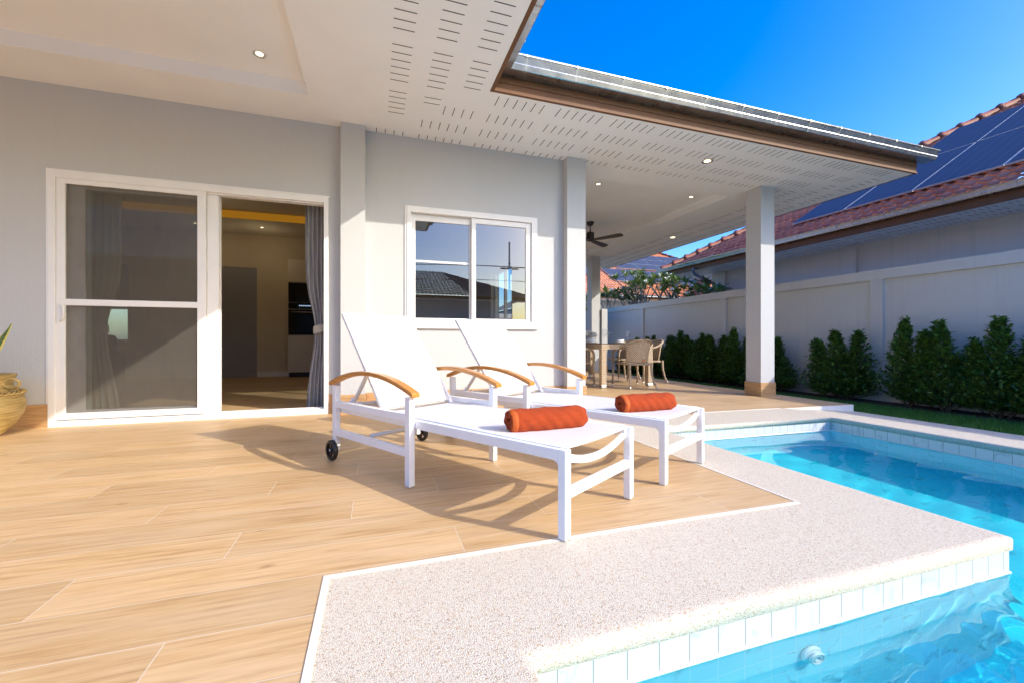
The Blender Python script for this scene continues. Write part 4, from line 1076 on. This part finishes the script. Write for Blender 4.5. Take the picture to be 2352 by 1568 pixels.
def make_chair(label):
    root = thing('dining_chair', label, 'chair', group='rattan dining chairs')
    r = .0145
    b = MB()   # seat: woven pad with a soft edge
    NXs = 14; V = []; F = []; U = []
    def outl(t): a = 2*pi*t; sx, sy = cos(a), sin(a); k = (abs(sx)**4+abs(sy)**4)**-.25; return (.245*k*sx, .225*k*sy)
    n = 40
    rings = [(.2, .427), (.7, .430), (.93, .432), (1.0, .424), (1.0, .402), (.93, .394), (.2, .396)]
    for q, (s_, z) in enumerate(rings):
        for i in range(n): x, y = outl(i/n); V.append((x*s_, y*s_, z-.012*cos(x*3)*(1 if s_ < .9 else 0)))
    for q in range(len(rings)-1):
        for i in range(n):
            i2 = (i+1) % n; f = (q*n+i, q*n+i2, (q+1)*n+i2, (q+1)*n+i); F.append(f); U.append([(V[j][0], V[j][1]+V[j][2]) for j in f])
    f = tuple(range(n)); F.append(f); U.append([(V[j][0], V[j][1]) for j in f])
    b.add(V, F, 0, False, U); b.build('seat', 'wicker', root)
    # rear frame under the back
    b = MB(); b.tube([(-.21, -.225, .405), (.21, -.225, .405)], .017, 10); b.build('rear_bar', 'wicker', root)
    # backrest shell
    b = MB(); NU, NV = 36, 16; V = []; F = []; U = []
    for th_ in (0, .016):
        for j in range(NV+1):
            v = j/NV
            for i in range(NU+1):
                u = 2*i/NU-1; a = u*1.02; R = .275-th_
                topz = .800-.115*abs(u)**2.6; z = .435+(topz-.435)*v
                lean = .085*(z-.42)/.38
                V.append((R*sin(a)*(1.0-.08*(1-v))*1.02, -.01-R*cos(a)*.92-lean*cos(a)+.02, z))
    n = NU+1; m2 = n*(NV+1)
    for j in range(NV):
        for i in range(NU):
            a = j*n+i; uv = [(i*.0145, j*.0225), ((i+1)*.0145, j*.0225), ((i+1)*.0145, (j+1)*.0225), (i*.0145, (j+1)*.0225)]
            F += [(a, a+1, a+n+1, a+n), (m2+a+n, m2+a+n+1, m2+a+1, m2+a)]; U += [uv, uv[::-1]]
    for j in range(NV):
        for i in (0, NU): a = j*n+i; F.append((a, a+n, m2+a+n, m2+a)); U.append([(0,0)]*4)
    for i in range(NU):
        for j in (0, NV): a = j*n+i; F.append((a, a+1, m2+a+1, m2+a)); U.append([(0,0)]*4)
    b.add(V, F, 0, True, U); b.build('backrest', 'wicker', root)
    k = MB(); k.lathe([(.001, .003), (.018, .003), (.019, -.001)], 0, 0, 16); k.v = [(x*1.0+.03, -.283-z, .475+y*.7) for x, y, z in k.v]; k.build('badge', 'hem_orange', root)
    # arm loops: front leg up, over, and round the crest of the back
    for s_ in (-1, 1):
        pts = [(s_*.250, .225, .425), (s_*.256, .228, .52), (s_*.258, .215, .59), (s_*.262, .175, .635), (s_*.268, .10, .655), (s_*.270, .01, .668), (s_*.262, -.10, .705), (s_*.225, -.20, .755), (s_*.155, -.275, .792), (s_*.075, -.315, .807), (0, -.327, .812)]
        sm = []
        for i in range(len(pts)-1):
            P0 = Vector(pts[max(i-1, 0)]); P1 = Vector(pts[i]); P2 = Vector(pts[i+1]); P3 = Vector(pts[min(i+2, len(pts)-1)])
            for t in (0, .33, .66): sm.append(.5*((2*P1)+(P2-P0)*t+(2*P0-5*P1+4*P2-P3)*t*t+(3*P1-P0-3*P2+P3)*t**3))
        sm.append(Vector(pts[-1])); b = MB(); b.tube(sm, .0215, 10); b.build('armrest', 'wicker', root)
        b = MB(); b.tube([(s_*.250, .225, .43), (s_*.250, .222, .25), (s_*.258, .235, .045)], [.020, .0185, .0155], 10); o = b.build('leg', 'wicker', root)
        q = MB(); q.tube([(s_*.258, .235, .048), (s_*.259, .237, 0)], [.0142, .0125], 10); q.build('foot_cap', 'foot_metal', o)
        b = MB(); b.tube([(s_*.212, -.225, .43), (s_*.215, -.235, .25), (s_*.235, -.268, .10), (s_*.252, -.295, .045)], [.020, .0185, .0170, .0155], 10); o = b.build('leg', 'wicker', root)
        q = MB(); q.tube([(s_*.251, -.294, .048), (s_*.262, -.312, 0)], [.0142, .0125], 10); q.build('foot_cap', 'foot_metal', o)
    return root
CH = [((4.27, 6.22), 0, 'rattan dining chair with its back to the pool at the near end of the table'),
      ((5.00, 6.86), 90, 'rattan dining chair on the hedge side of the table, the nearer of two there'),
      ((4.98, 7.68), 92, 'rattan dining chair on the hedge side of the table, the farther of two there'),
      ((3.42, 6.72), -90, 'rattan dining chair on the villa side of the table, the nearer of two there'),
      ((3.42, 7.55), -88, 'rattan dining chair on the villa side of the table, the farther of two there')]
c0 = None
for (x, y), a, lab in CH:
    ch = make_chair(lab) if c0 is None else copy_tree(c0)
    if c0 is None: c0 = ch
    ch['label'] = lab; ch.location = (x, y, TZ+.001); ch.rotation_euler = (0, 0, radians(a))
# table setting
TT = TZ+.7545
def wine_glass(x, y, label, h=.235):
    o = MB(); k = h/.235
    o.lathe([(.001, .002), (.034, .0), (.035, .002), (.006, .008), (.0035, .02), (.0035, .10), (.010, .108), (.030, .125), (.0435, .155), (.041, .185), (.033, .235), (.0318, .235), (.0395, .185), (.042, .156), (.029, .127), (.001, .112)], 0, 0, 24)
    g = o.build('wine_glass', 'clear_glass'); g.location = (x, y, TT); g.scale = (1, 1, k); tag(g, label, 'wine glass', 'wine glasses on the dining table')
wine_glass(3.94, 6.62, 'clear stemmed wine glass standing in front of the white low wall end', .245)
wine_glass(4.30, 7.05, 'clear stemmed wine glass, the smallest-looking of three, just right of the white low wall end', .235)
wine_glass(4.44, 6.60, 'clear stemmed wine glass at the right of the white bowl near the chair back', .245)
def place_setting(x, y, lab, far=False):
    m = MB(); m.lathe([(.001, 0), (.165, 0), (.17, .003), (.165, .006), (.001, .006)], 0, 0, 32); mo = m.build('placemat', 'straw_mat'); mo.location = (x, y, TT); tag(mo, 'round straw placemat under '+lab[0], 'placemat', 'straw placemats')
    p = MB(); p.lathe([(.001, 0), (.07, 0), (.115, .012), (.117, .015), (.072, .005), (.001, .005)], 0, 0, 32); po = p.build('plate', 'ceramic_white'); po.location = (x, y, TT+.0065); tag(po, 'white dinner plate under '+lab[0], 'plate', 'white plates')
    q = MB(); q.lathe([(.001, 0), (.045, 0), (.072, .02), (.080, .058), (.077, .058), (.069, .022), (.042, .005), (.001, .005)], 0, 0, 32); qo = q.build('bowl', 'ceramic_white'); qo.location = (x, y, TT+.012); tag(qo, lab[1], 'bowl', 'white bowls')
place_setting(4.27, 6.62, ('the bowl between the two wine glasses nearest the chair back', 'white bowl on a plate between two wine glasses, behind the near dining chair'))
place_setting(3.78, 6.78, ('the bowl in front of the white flowers', 'white bowl on a plate in front of the white flower arrangement'))
place_setting(4.25, 7.75, ('the bowl at the far end of the table', 'white bowl on a plate at the far side of the table, right of the flowers'))
vz = MB(); vz.lathe([(.001, 0), (.05, 0), (.058, .01), (.062, .06), (.052, .10), (.046, .105), (.042, .10), (.05, .06), (.001, .01)], 0, 0, 24)
vo = vz.build('vase', 'ceramic_white'); vo.location = (3.99, 7.22, TT); tag(vo, 'small white vase holding the flowers on the dining table', 'vase')
fl = thing('flower_bouquet', 'bouquet of white hydrangeas with grey-green leaves in the vase on the table', 'flowers', (3.99, 7.22, TT+.09)); rg = random.Random(4)
for (cx, cy_, cz, rr) in ((0, 0, .10, .058), (.08, -.02, .075, .05), (-.085, .01, .08, .052), (.02, -.07, .06, .045), (-.04, .06, .12, .045), (-.15, -.02, .06, .04)):
    b = MB()
    for i in range(150):
        d = Vector((rg.gauss(0,1), rg.gauss(0,1), rg.gauss(0,1)+.2)).normalized(); p = Vector((cx, cy_, cz))+d*rr*rg.uniform(.8, 1.05)
        t = d.orthogonal().normalized(); t = Matrix.Rotation(rg.uniform(0, 6.28), 3, d)@t; s_ = d.cross(t); r_ = rg.uniform(.009, .014)
        b.add([tuple(p-t*r_), tuple(p-s_*r_*.8+d*.003), tuple(p+t*r_), tuple(p+s_*r_*.8+d*.003)], [(0,1,2,3)])
    b.build('flower_head', 'petal', fl, recalc=False)
b = MB()
for i in range(34):
    a = rg.uniform(0, 2*pi); el = rg.uniform(-.1, .9); d = Vector((cos(a)*cos(el), sin(a)*cos(el), sin(el))); L = rg.uniform(.12, .19); t = d.cross(Vector((0,0,1))).normalized(); c = d*L; st_ = d*L*.55
    b.add([tuple(st_), tuple(st_+(c-st_)*.5+t*.016), tuple(c+Vector((0,0,-.01))), tuple(st_+(c-st_)*.5-t*.016)], [(0,1,2,3)])
b.build('foliage', 'flower_leaf', fl, recalc=False)

# outdoor kitchen: low wall, counter and grill
lwl = thing('low_wall', 'white low wall screening the outdoor kitchen at the far end of the terrace', 'wall', (5.83, 9.9, -.046))
b = MB(); b.box(0, .17, 0, 2.2, 0, 1.68); b.build('wall', 'plaster', lwl)
b = MB(); b.box(-.012, .182, -.012, 2.2, -.02, .155); b.build('skirting', 'skirting_tile', lwl)
cnt = thing('kitchen_counter', 'beige tiled outdoor kitchen counter behind the dining table', 'counter', (4.9, 10.35, -.05))
b = MB(); b.box(-.9, .90, 0, .62, .06, .84); b.build('body', 'counter_tile', cnt)
b = MB(); b.bbox(-.93, .91, -.03, .64, .842, .885, .004); b.build('worktop', 'counter_tile', cnt)
for k in range(3):
    for j in range(2):
        b = MB(); b.bbox(-.87+.6*k, -.32+.6*k, -.020, -.001, .12+.36*j, .45+.36*j, .004); o = b.build('drawer', 'counter_tile', cnt)
        q = MB(); q.tube([(-.72+.6*k, -.04, .41+.36*j), (-.47+.6*k, -.04, .41+.36*j)], .007, 8); q.build('handle', 'foot_metal', o)
gr = thing('barbecue_grill', 'black barbecue grill with sloping lid on the outdoor kitchen counter', 'grill', (5.05, 10.62, .837))
b = MB(); b.bbox(-.32, .32, -.22, .22, 0, .16, .01); b.build('firebox', 'tower_plinth', gr)
b = MB(); b.prism([(-.22, .162), (.22, .162), (.20, .30), (.05, .37), (-.10, .32)], (0,1,0), (0,0,1), (.64, 0, 0), (-.32, 0, 0)); b.build('lid', 'tower_plinth', gr)
b = MB(); b.tube([(-.2, -.255, .22), (.2, -.255, .22)], .012, 8); b.beam((-.17, -.255, .22), (-.17, -.18, .22), .014, .014); b.beam((.17, -.255, .22), (.17, -.18, .22), .014, .014); b.build('handle', 'chrome', gr)

# pool inlet nozzle on the near tiled wall
pn = thing('pool_inlet', 'white round return nozzle on the tiled pool wall below the waterline', 'nozzle', (1.30, PYI+.008, -.285))
b = MB(); b.lathe([(.001, .002), (.040, .002), (.042, .010), (.036, .016), (.020, .018), (.017, .030), (.012, .030), (.010, .012), (.001, .010)], 0, 0, 28); b.v = [(x, -z, y) for x, y, z in b.v]; b.build('flange', 'pool_fitting', pn)
b = MB(); b.lathe([(.022, .018), (.030, .022), (.031, .030), (.023, .032), (.022, .018)], 0, 0, 28); b.v = [(x, -z, y) for x, y, z in b.v]; b.build('eyeball_ring', 'pool_fitting', pn)
for k in kids(pn): k.cycles.is_caustics_receiver = True

# ================================================================== BOUNDARY WALLS AND HEDGE
BX = 7.80; BT = 1.926
bw = thing('boundary_wall', 'long pale grey rendered garden wall with pillars and a flat capping behind the hedge', 'wall', (0, 0, 0))
b = MB(); b.box(BX+.05, BX+.15, 1.25, 13.9, -.4, BT-.02); b.build('panel', 'boundary_paint', bw)
b = MB(); b.box(BX, BX+.20, 1.25, 14.0, BT-.163, BT); b.build('capping', 'boundary_paint', bw)
for y in (1.25, 4.595, 7.767, 10.91, 13.8):
    b = MB(); b.box(BX, BX+.20, y-.088 if y > 2 else y, y+.088, -.4, BT-.164); b.build('pillar', 'boundary_paint', bw)
b = MB(); b.box(BX+.001, BX+.049, 1.6, 13.7, -.4, -.02); b.build('plinth', 'boundary_paint', bw)
bw2 = thing('boundary_wall', 'pale grey rear garden wall behind the plumeria leaves at the end of the terrace', 'wall', (0, 0, 0))
b = MB(); b.box(-6, BX, 14.05, 14.15, -.4, BT-.35); b.build('panel', 'boundary_paint', bw2)
b = MB(); b.box(-6, BX, 14.0, 14.2, BT-.349, BT-.2); b.build('capping', 'boundary_paint', bw2)

def leafq(b, p, d, n, L, W, fold=.25):
    d = d.normalized(); s_ = d.cross(n); s_ = s_.normalized() if s_.length > 1e-4 else d.orthogonal().normalized(); up = s_.cross(d)
    a = p; m1 = p+d*L*.45+s_*W/2+up*W*fold; m2 = p+d*L*.45-s_*W/2+up*W*fold; e = p+d*L-up*L*.12; mid = p+d*L*.5
    b.add([tuple(a), tuple(m1), tuple(e), tuple(m2), tuple(mid)], [(0, 4, 1), (1, 4, 2), (2, 4, 3), (3, 4, 0)])
def make_shrub(seed, H, spikes, W):
    rg = random.Random(seed); root = thing('hedge_shrub', 'x', 'shrub'); b = MB(); st = MB()
    pts = []
    for (sx, sy, hh, rr) in spikes:
        nb = int(75*hh/.95)
        for i in range(nb):
            t = (i+rg.random())/nb; z = .10+t*(hh-.10)
            r = rr*(1.0-.84*t**1.15)*(.55+.45*min(1, t/.15))*rg.choice((.8, 1, 1, 1.12)); 
            for rep in range(3):
                a = rg.uniform(0, 2*pi); rad = r*rg.uniform(.55, 1.18); end = Vector((sx+cos(a)*rad, sy+sin(a)*rad*.8, z+rg.uniform(.0, .09)))
                beg = Vector((sx*.6+cos(a)*rad*.15, sy*.6+sin(a)*rad*.15, max(.04, z-.10)))
                if rep == 0 and i % 3 == 0: st.tube([beg, (beg+end)/2+Vector((0,0,-.01)), end], [.004, .003, .0015], 5)
                nl = rg.randint(7, 10)
                for k in range(nl):
                    s_ = .30+.75*k/nl; p = beg+(end-beg)*s_; out = (end-beg).normalized(); th = rg.uniform(0, 2*pi)
                    side = Matrix.Rotation(th, 3, out)@out.orthogonal().normalized(); d = (out*.6+side*.75+Vector((0,0,.32)))
                    L = rg.uniform(.042, .068)
                    leafq(b, p, d, Vector((rg.uniform(-.3,.3), rg.uniform(-.3,.3), 1)), L, L*.50)
        # leader tip
        for k in range(10):
            p = Vector((sx+rg.uniform(-.012,.012), sy, hh-.10+.014*k)); a = rg.uniform(0, 6.28); leafq(b, p, Vector((cos(a)*.6, sin(a)*.6, .9)), Vector((0,0,1)), rg.uniform(.03, .045), .018)
        st.tube([(sx*.15, sy*.15, -.03), (sx*.55, sy*.55, .14), (sx, sy, hh*.5), (sx, sy, hh-.04)], [.017, .013, .008, .003], 7)
    st.build('stem', 'twig', root); b.build('foliage', 'hedge_leaf', root, recalc=False)
    return root
protos = [make_shrub(21, 1.15, [(-.17, 0, 1.10, .24), (.08, .03, 1.13, .23), (.33, 0, .98, .22), (0, -.05, .66, .38), (.2, .05, .5, .36)], .5),
          make_shrub(22, 1.3, [(-.13, 0, 1.10, .22), (.12, .02, 1.28, .26), (.0, -.06, .70, .38)], .45),
          make_shrub(23, 1.15, [(0, 0, 1.14, .28), (.16, .02, 1.04, .21), (-.02, -.05, .70, .36)], .42),
          make_shrub(24, 1.2, [(.02, 0, 1.20, .24), (-.22, .02, .95, .21), (.20, 0, .92, .21), (0, -.05, .68, .37)], .45)]
# y position along the wall, proto, scale z, turn
HS = [(4.83, 0, .98, 95), (3.98, 1, 1.0, 80), (3.52, 2, 1.0, 70), (3.03, 3, .98, 100), (2.55, 0, 1.0, 60), (2.05, 1, .95, 20),
      (5.98, 2, .86, 40), (6.88, 1, .93, 120), (7.26, 3, .90, 85), (7.62, 0, .92, 110), (8.02, 2, .95, 20), (8.40, 1, .90, 60), (8.78, 3, .96, 140), (9.2, 0, .93, 30), (9.7, 2, .94, 70), (10.2, 3, .92, 160), (10.7, 1, .86, 15), (11.3, 2, .82, 75), (6.43, 0, .80, 200)]
nearlab = {4.83: 'broad three-topped hedge shrub standing just right of the white terrace column', 3.98: 'hedge shrub with twin peaks, the tallest of those right of the white column', 3.52: 'single hedge shrub with a rounded top, directly right of the tallest twin-peaked shrub',
           3.03: 'hedge shrub with tall centre spike and two lower shoulders near the right photo edge', 2.55: 'hedge shrub cut off by the right edge of the photo', 2.05: 'hedge shrub at the right end of the row, beyond the photo edge',
           5.98: 'narrow hedge shrub half hidden behind the right face of the white column', 6.43: 'low hedge shrub hidden behind the white column'}
ordw = ['first', 'second', 'third', 'fourth', 'fifth', 'sixth', 'seventh', 'eighth', 'ninth', 'tenth', 'eleventh', 'twelfth']
farl = sorted([h[0] for h in HS if h[0] > 6.5])
used = set()
for (y, p, sc, rt) in HS:
    o = protos[p] if p not in used else copy_tree(protos[p]); used.add(p)
    o.location = (7.44+.04*sin(y*7), y, -.195); o.rotation_euler = (.05*sin(y*5), .06*sin(y*9+1), radians(rt)); k_ = 1.24+.10*sin(y*4.3); o.scale = (k_, k_, sc*(.98+.05*sin(y*11)))
    o['label'] = nearlab.get(y) or ('dense hedge shrub, the %s leftwards from the white column behind the terrace' % ordw[farl.index(y)])
    o['group'] = 'hedge shrubs along the garden wall'
tap = thing('garden_tap', 'small red-handled garden tap against the grey wall pillar between hedge shrubs', 'tap', (7.70, 4.55, .43))
b = MB(); b.tube([(.1,0,0), (0,0,0), (-.06,0,-.01), (-.07,0,-.06)], .012, 8); b.build('spout', 'foot_metal', tap)
b = MB(); b.beam((-.02, -.05, .035), (-.02, .09, .035), .016, .010); b.tube([(-.02,0,0), (-.02,0,.035)], .008, 6); b.build('lever', 'red_valve', tap)

# ================================================================== NEIGHBOUR HOUSE (right)
nh = thing('neighbour_house', 'neighbouring villa with dark terracotta roof, solar panels and galvanised gutter beyond the garden wall', 'house', (0, 0, 0))
NXE, NYE, NZE = 9.82, 12.42, 3.05
b = MB(); b.box(NXE+1.1, NXE+1.25, -6, NYE-1.1, -.4, 3.2); b.box(NXE+1.25, NXE+9, NYE-1.25, NYE-1.1, -.4, 3.2); b.build('wall', 'neighbour_paint', nh)
for y0, y1 in ((6.82, 7.08), (10.7, 10.98), (2.5, 2.76)): k = MB(); k.box(NXE+1.02, NXE+1.099, y0, y1, -.4, 3.04); k.build('pier', 'neighbour_paint', nh)
b = MB(); b.box(NXE, NXE+1.2, -6, NYE, NZE, NZE+.01); b.box(NXE+1.2, NXE+9, NYE-1.2, NYE, NZE, NZE+.01)
for g in range(-12, 20):
    for k in range(6):
        y = NYE-1.5-.633*g-.0915*k
        for x in (NXE+.12, NXE+.45, NXE+.78):
            if -3 < y < NYE-.3: b.box(x, x+.15, y-.0035, y+.0035, NZE-.002, NZE+.001, 1)
b.build('soffit', ['soffit', 'slot'], nh, recalc=False)
b = MB(); b.box(NXE-.02, NXE, -6, NYE+.02, NZE-.004, NZE+.147); b.box(NXE, NXE+9, NYE, NYE+.02, NZE-.004, NZE+.155); b.build('fascia', 'fascia_brown', nh)
gutter(nh, (NXE-.02, NYE+.02, 0), (0,-1,0), (-1,0,0), 16, .9, .6, mitre0=-1.)
b = MB(); roof_face(b, (NXE-.07, NYE+.07, 0), (0,-1,0), (1,0,0), 18, 7.4, .6, 1, 0, 3.235, lod=8); roof_face(b, (NXE-.07, NYE+.07, 0), (1,0,0), (0,-1,0), 15, 7.4, .6, 1, 1, 3.235, lod=3)
b.build('roof', 'terracotta_tile', nh)
hip_caps(nh, (NXE-.03, NYE+.03, 3.31), (NXE+7.3, NYE-7.3, 3.31+.6*7.33))
b = MB(); dp = [(NXE-.09, 10.86, 3.12), (NXE-.09, 10.86, 2.98), (NXE-.05, 10.85, 2.90), (NXE+.95, 10.75, 2.52), (NXE+.98, 10.745, 2.45), (NXE+.98, 10.745, -.3)]
for i in range(len(dp)-1): b.tube([dp[i], dp[i+1]], .045, 12)
b.build('downpipe', 'dark_pipe', nh)
def panel(parent, org, ud, vd, pitch, z0, u0, u1, t0, t1, lift=.12, nm='solar_panel'):
    org = Vector(org); ud = Vector(ud); vd = Vector(vd); cs = 1/sqrt(1+pitch*pitch); nrm = Vector((-vd.x*pitch*cs, -vd.y*pitch*cs, cs))
    def P(u, t, h): return tuple(org+ud*u+vd*t+Vector((0,0,z0+pitch*t))+nrm*h)
    g = .012
    b = MB(); b.hexa([P(u0+g,t0+g,lift-.035), P(u1-g,t0+g,lift-.035), P(u1-g,t1-g,lift-.035), P(u0+g,t1-g,lift-.035), P(u0+g,t0+g,lift), P(u1-g,t0+g,lift), P(u1-g,t1-g,lift), P(u0+g,t1-g,lift)], 1)
    f = .022
    b.add([P(u0+f,t0+f,lift+.002), P(u1-f,t0+f,lift+.002), P(u1-f,t1-f,lift+.002), P(u0+f,t1-f,lift+.002)], [(0,1,2,3)], 0, False, [[(0,0),(1,0),(1,1),(0,1)]])
    b.build(nm, ['solar_cell', 'solar_frame'], parent)
NO = (NXE-.07, NYE+.07, 0)
for k in range(6): panel(nh, NO, (0,-1,0), (1,0,0), .6, 3.235, NYE+.07-8.25+1.325*k, NYE+.07-8.25+1.325*(k+1), .92, 3.16)
for k in range(5): panel(nh, NO, (0,-1,0), (1,0,0), .6, 3.235, NYE+.07-6.925+1.325*k, NYE+.07-6.925+1.325*(k+1), 3.19, 5.32)

# ================================================================== FAR HOUSE BEHIND THE TREES
fh = thing('far_house', 'house with sunlit orange tiled hip roof and solar panels behind the plumeria trees', 'house', (0, 0, 0))
FX0, FX1, FY = 9.9, 27.8, 20.0
b = MB(); b.box(FX0+1, FX1-1, FY+1, FY+1.2, -.4, 3.3); b.box(FX0+1, FX0+1.2, FY+1.2, FY+16, -.4, 3.3); b.build('wall', 'plaster', fh)
b = MB(); b.box(FX0, FX1, FY, FY+1.1, 3.08, 3.09); b.box(FX0, FX0+1.1, FY+1.1, FY+17, 3.08, 3.09); b.build('soffit', 'soffit', fh)
b = MB(); b.box(FX0, FX1, FY-.02, FY, 3.07, 3.23); b.box(FX0-.02, FX0, FY, FY+17, 3.07, 3.23); b.build('fascia', 'fascia_brown', fh)
gutter(fh, (FX0, FY-.02, 0), (1,0,0), (0,-1,0), FX1-FX0, 1., .5, z_off=.03)
b = MB(); roof_face(b, (FX0-.05, FY-.05, 0), (1,0,0), (0,1,0), FX1-FX0+.1, 8.6, .6, 1, 1, 3.27, lod=6); roof_face(b, (FX0-.05, FY+17, 0), (0,-1,0), (1,0,0), 17.05, 8.5, .6, 1, 1, 3.27, lod=2); roof_face(b, (FX1+.05, FY-.05, 0), (0,1,0), (-1,0,0), 17.05, 8.5, .6, 1, 1, 3.27, lod=2)
b.build('roof', 'orange_tile', fh)
hip_caps(fh, (FX0, FY, 3.36), (FX0+8.5, FY+8.5, 3.36+5.1), mat='ridge_tile'); hip_caps(fh, (FX1, FY, 3.36), (FX1-8.5, FY+8.5, 3.36+5.1), mat='ridge_tile')
FO = (0, FY-.05, 0)
for (u0, u1, t0, t1) in ((17.6, 21.9, 5.28, 6.15), (16.2, 21.9, 4.42, 5.26), (15.0, 21.9, 3.56, 4.40), (13.6, 20.6, 2.50, 3.34), (13.6, 20.6, 1.65, 2.48)):
    nP = max(1, round((u1-u0)/1.75)); ww = (u1-u0)/nP
    for k in range(nP): panel(fh, FO, (1,0,0), (0,1,0), .6, 3.27, u0+ww*k, u0+ww*(k+1), t0, t1)
# second, redder wing right of it
fw = thing('far_house', 'house with dull red tiled roof glimpsed between the far roof and the downpipe', 'house', (0, 0, 0))
b = MB(); roof_face(b, (16.6, 26, 0), (0,-1,0), (1,0,0), 8.5, 4.5, .6, 0, 1, 2.60, lod=6); roof_face(b, (16.6, 17.5, 0), (1,0,0), (0,1,0), 9.0, 4.5, .6, 1, 1, 2.60, lod=3); b.build('roof', 'terracotta_tile', fw)
b = MB(); b.box(17.4, 25, 18.4, 25, -.4, 2.66); b.build('wall', 'plaster', fw)

# ================================================================== HOUSE OPPOSITE (seen mirrored in the window)
oh = thing('opposite_house', 'brown-roofed house across the pool, seen only as a reflection in the window panes', 'house', (0, 0, 0))
OX1, OY = 8.6, -12.2
b = MB(); b.box(-14, OX1-1, OY-1.2, OY-1.05, -.4, 3.2); b.box(OX1-1.15, OX1-1, OY-9, OY-1.2, -.4, 3.2); b.build('wall', 'plaster', oh)
b = MB(); b.box(-15, OX1, OY-1.1, OY, 3.02, 3.03); b.build('soffit', 'soffit', oh)
b = MB(); b.box(-15, OX1, OY, OY+.02, 3.01, 3.17); b.build('fascia', 'fascia_brown', oh)
b = MB(); roof_face(b, (OX1, OY, 0), (-1,0,0), (0,-1,0), 23, 4.6, .42, 1, 0, 3.2, lod=6); roof_face(b, (OX1, OY, 0), (0,-1,0), (-1,0,0), 9.2, 4.6, .42, 1, 1, 3.2, lod=3); b.build('roof', 'brown_tile', oh)
pl = thing('utility_pole', 'dark utility pole with overhead cables, seen reflected in the right window pane', 'pole', (9.6, -20, -.42))
b = MB(); b.tube([(0,0,0), (0,0,8.6)], [.10, .06], 10); b.build('post', 'concrete', pl)
b = MB(); b.beam((-.7, 0, 6.6), (.7, 0, 6.6), .1, .1); b.tube([(.1,-.1,6.2), (.1,-.1,6.7)], .12, 10); b.build('crossarm', 'cable', pl)
for dz, sg in ((6.75, .5), (6.72, -.5), (5.7, .1)):
    b = MB()
    for s_ in (-1, 1): b.tube([(sg+s_*22*t, 0, dz-1.2*sin(pi*t*.5)*t+.0) for t in [k/12 for k in range(13)]], .022, 5)
    b.build('cable', 'cable', pl)

# ================================================================== PLUMERIA TREES
def make_plumeria(label, loc, H, spread, seed, ntip=26, flowers=.35, trunk_h=.9):
    rg = random.Random(seed); root = thing('plumeria_tree', label, 'tree', loc, 0, 'plumeria trees'); t = MB(); lf = MB()
    tips = []
    def grow(p, d, L, r, dep):
        q = p+d*L; mid = (p+q)/2+Vector((rg.uniform(-.03,.03), rg.uniform(-.03,.03), 0)); t.tube([p, mid, q], [r, r*.88, r*.78], 7)
        if dep == 0 or q.z > H*.93: tips.append((q, d)); return
        nb = rg.choice((2, 3)) if dep > 1 else 2; a0 = rg.uniform(0, 6.28)
        for k in range(nb):
            a = a0+2*pi*k/nb+rg.uniform(-.4, .4); side = Vector((cos(a), sin(a), 0)); nd = (d*.95+side*rg.uniform(.35, .62)*spread+Vector((0,0,.22))).normalized()
            grow(q, nd, L*rg.uniform(.68, .92), r*.72, dep-1)
    grow(Vector((0,0,0)), Vector((rg.uniform(-.1,.1), rg.uniform(-.1,.1), 1)).normalized(), trunk_h, .055, 4)
    for q, d in tips:
        n = rg.randint(15, 20)
        for k in range(n):
            a = k*2.4+rg.uniform(-.2,.2); el = rg.uniform(-.25, .95); s_ = Vector((cos(a)*cos(el), sin(a)*cos(el), sin(el))); dd = (s_*.9+d*.35)
            L = rg.uniform(.19, .33); leafq(lf, q-d*rg.uniform(0, .08), dd, Vector((0,0,1)), L, L*.31, .2)
        if rg.random() < flowers:
            fw_ = MB()
            for k in range(26):
                v = Vector((rg.gauss(0,1), rg.gauss(0,1), rg.gauss(0,.8))).normalized(); p = q+d*.10+v*rg.uniform(.03, .085); u = v.orthogonal().normalized(); u = Matrix.Rotation(rg.uniform(0,6.28), 3, v)@u; w_ = v.cross(u); s_ = .026
                fw_.add([tuple(p-u*s_), tuple(p-w_*s_), tuple(p+u*s_), tuple(p+w_*s_)], [(0,1,2,3)])
            fw_.build('flower_cluster', 'petal', root, recalc=False)
    t.build('trunk', 'bark', root); lf.build('crown', 'plumeria_leaf', root, recalc=False)
    return root
make_plumeria('bushy plumeria tree with bright leaves, leftmost, just right of the far terrace column', (6.75, 12.9, -.2), 2.55, 1.0, 5, trunk_h=.62)
make_plumeria('tall white-flowered plumeria tree rising above the wall in front of the solar roof', (8.75, 11.9, -.3), 3.05, .9, 8, trunk_h=1.0, flowers=.6)
make_plumeria('white-flowered plumeria tree over the wall just left of the neighbour gutter corner', (9.0, 11.0, -.3), 2.85, 1.0, 14, trunk_h=1.0, flowers=.6)
make_plumeria('plumeria tree with few flowers over the wall below the hanging downpipe', (9.25, 10.2, -.3), 2.5, 1.0, 19, trunk_h=.95, flowers=.3)
make_plumeria('slender plumeria tree over the wall between the leftmost and the tallest one', (8.5, 13.2, -.3), 2.75, 1.0, 31, trunk_h=.95, flowers=.4)
make_plumeria('plumeria tree beyond the right edge of the photo, shading the pool paving', (8.3, -.35, -.2), 2.5, 1.15, 44, trunk_h=.7, flowers=.2)
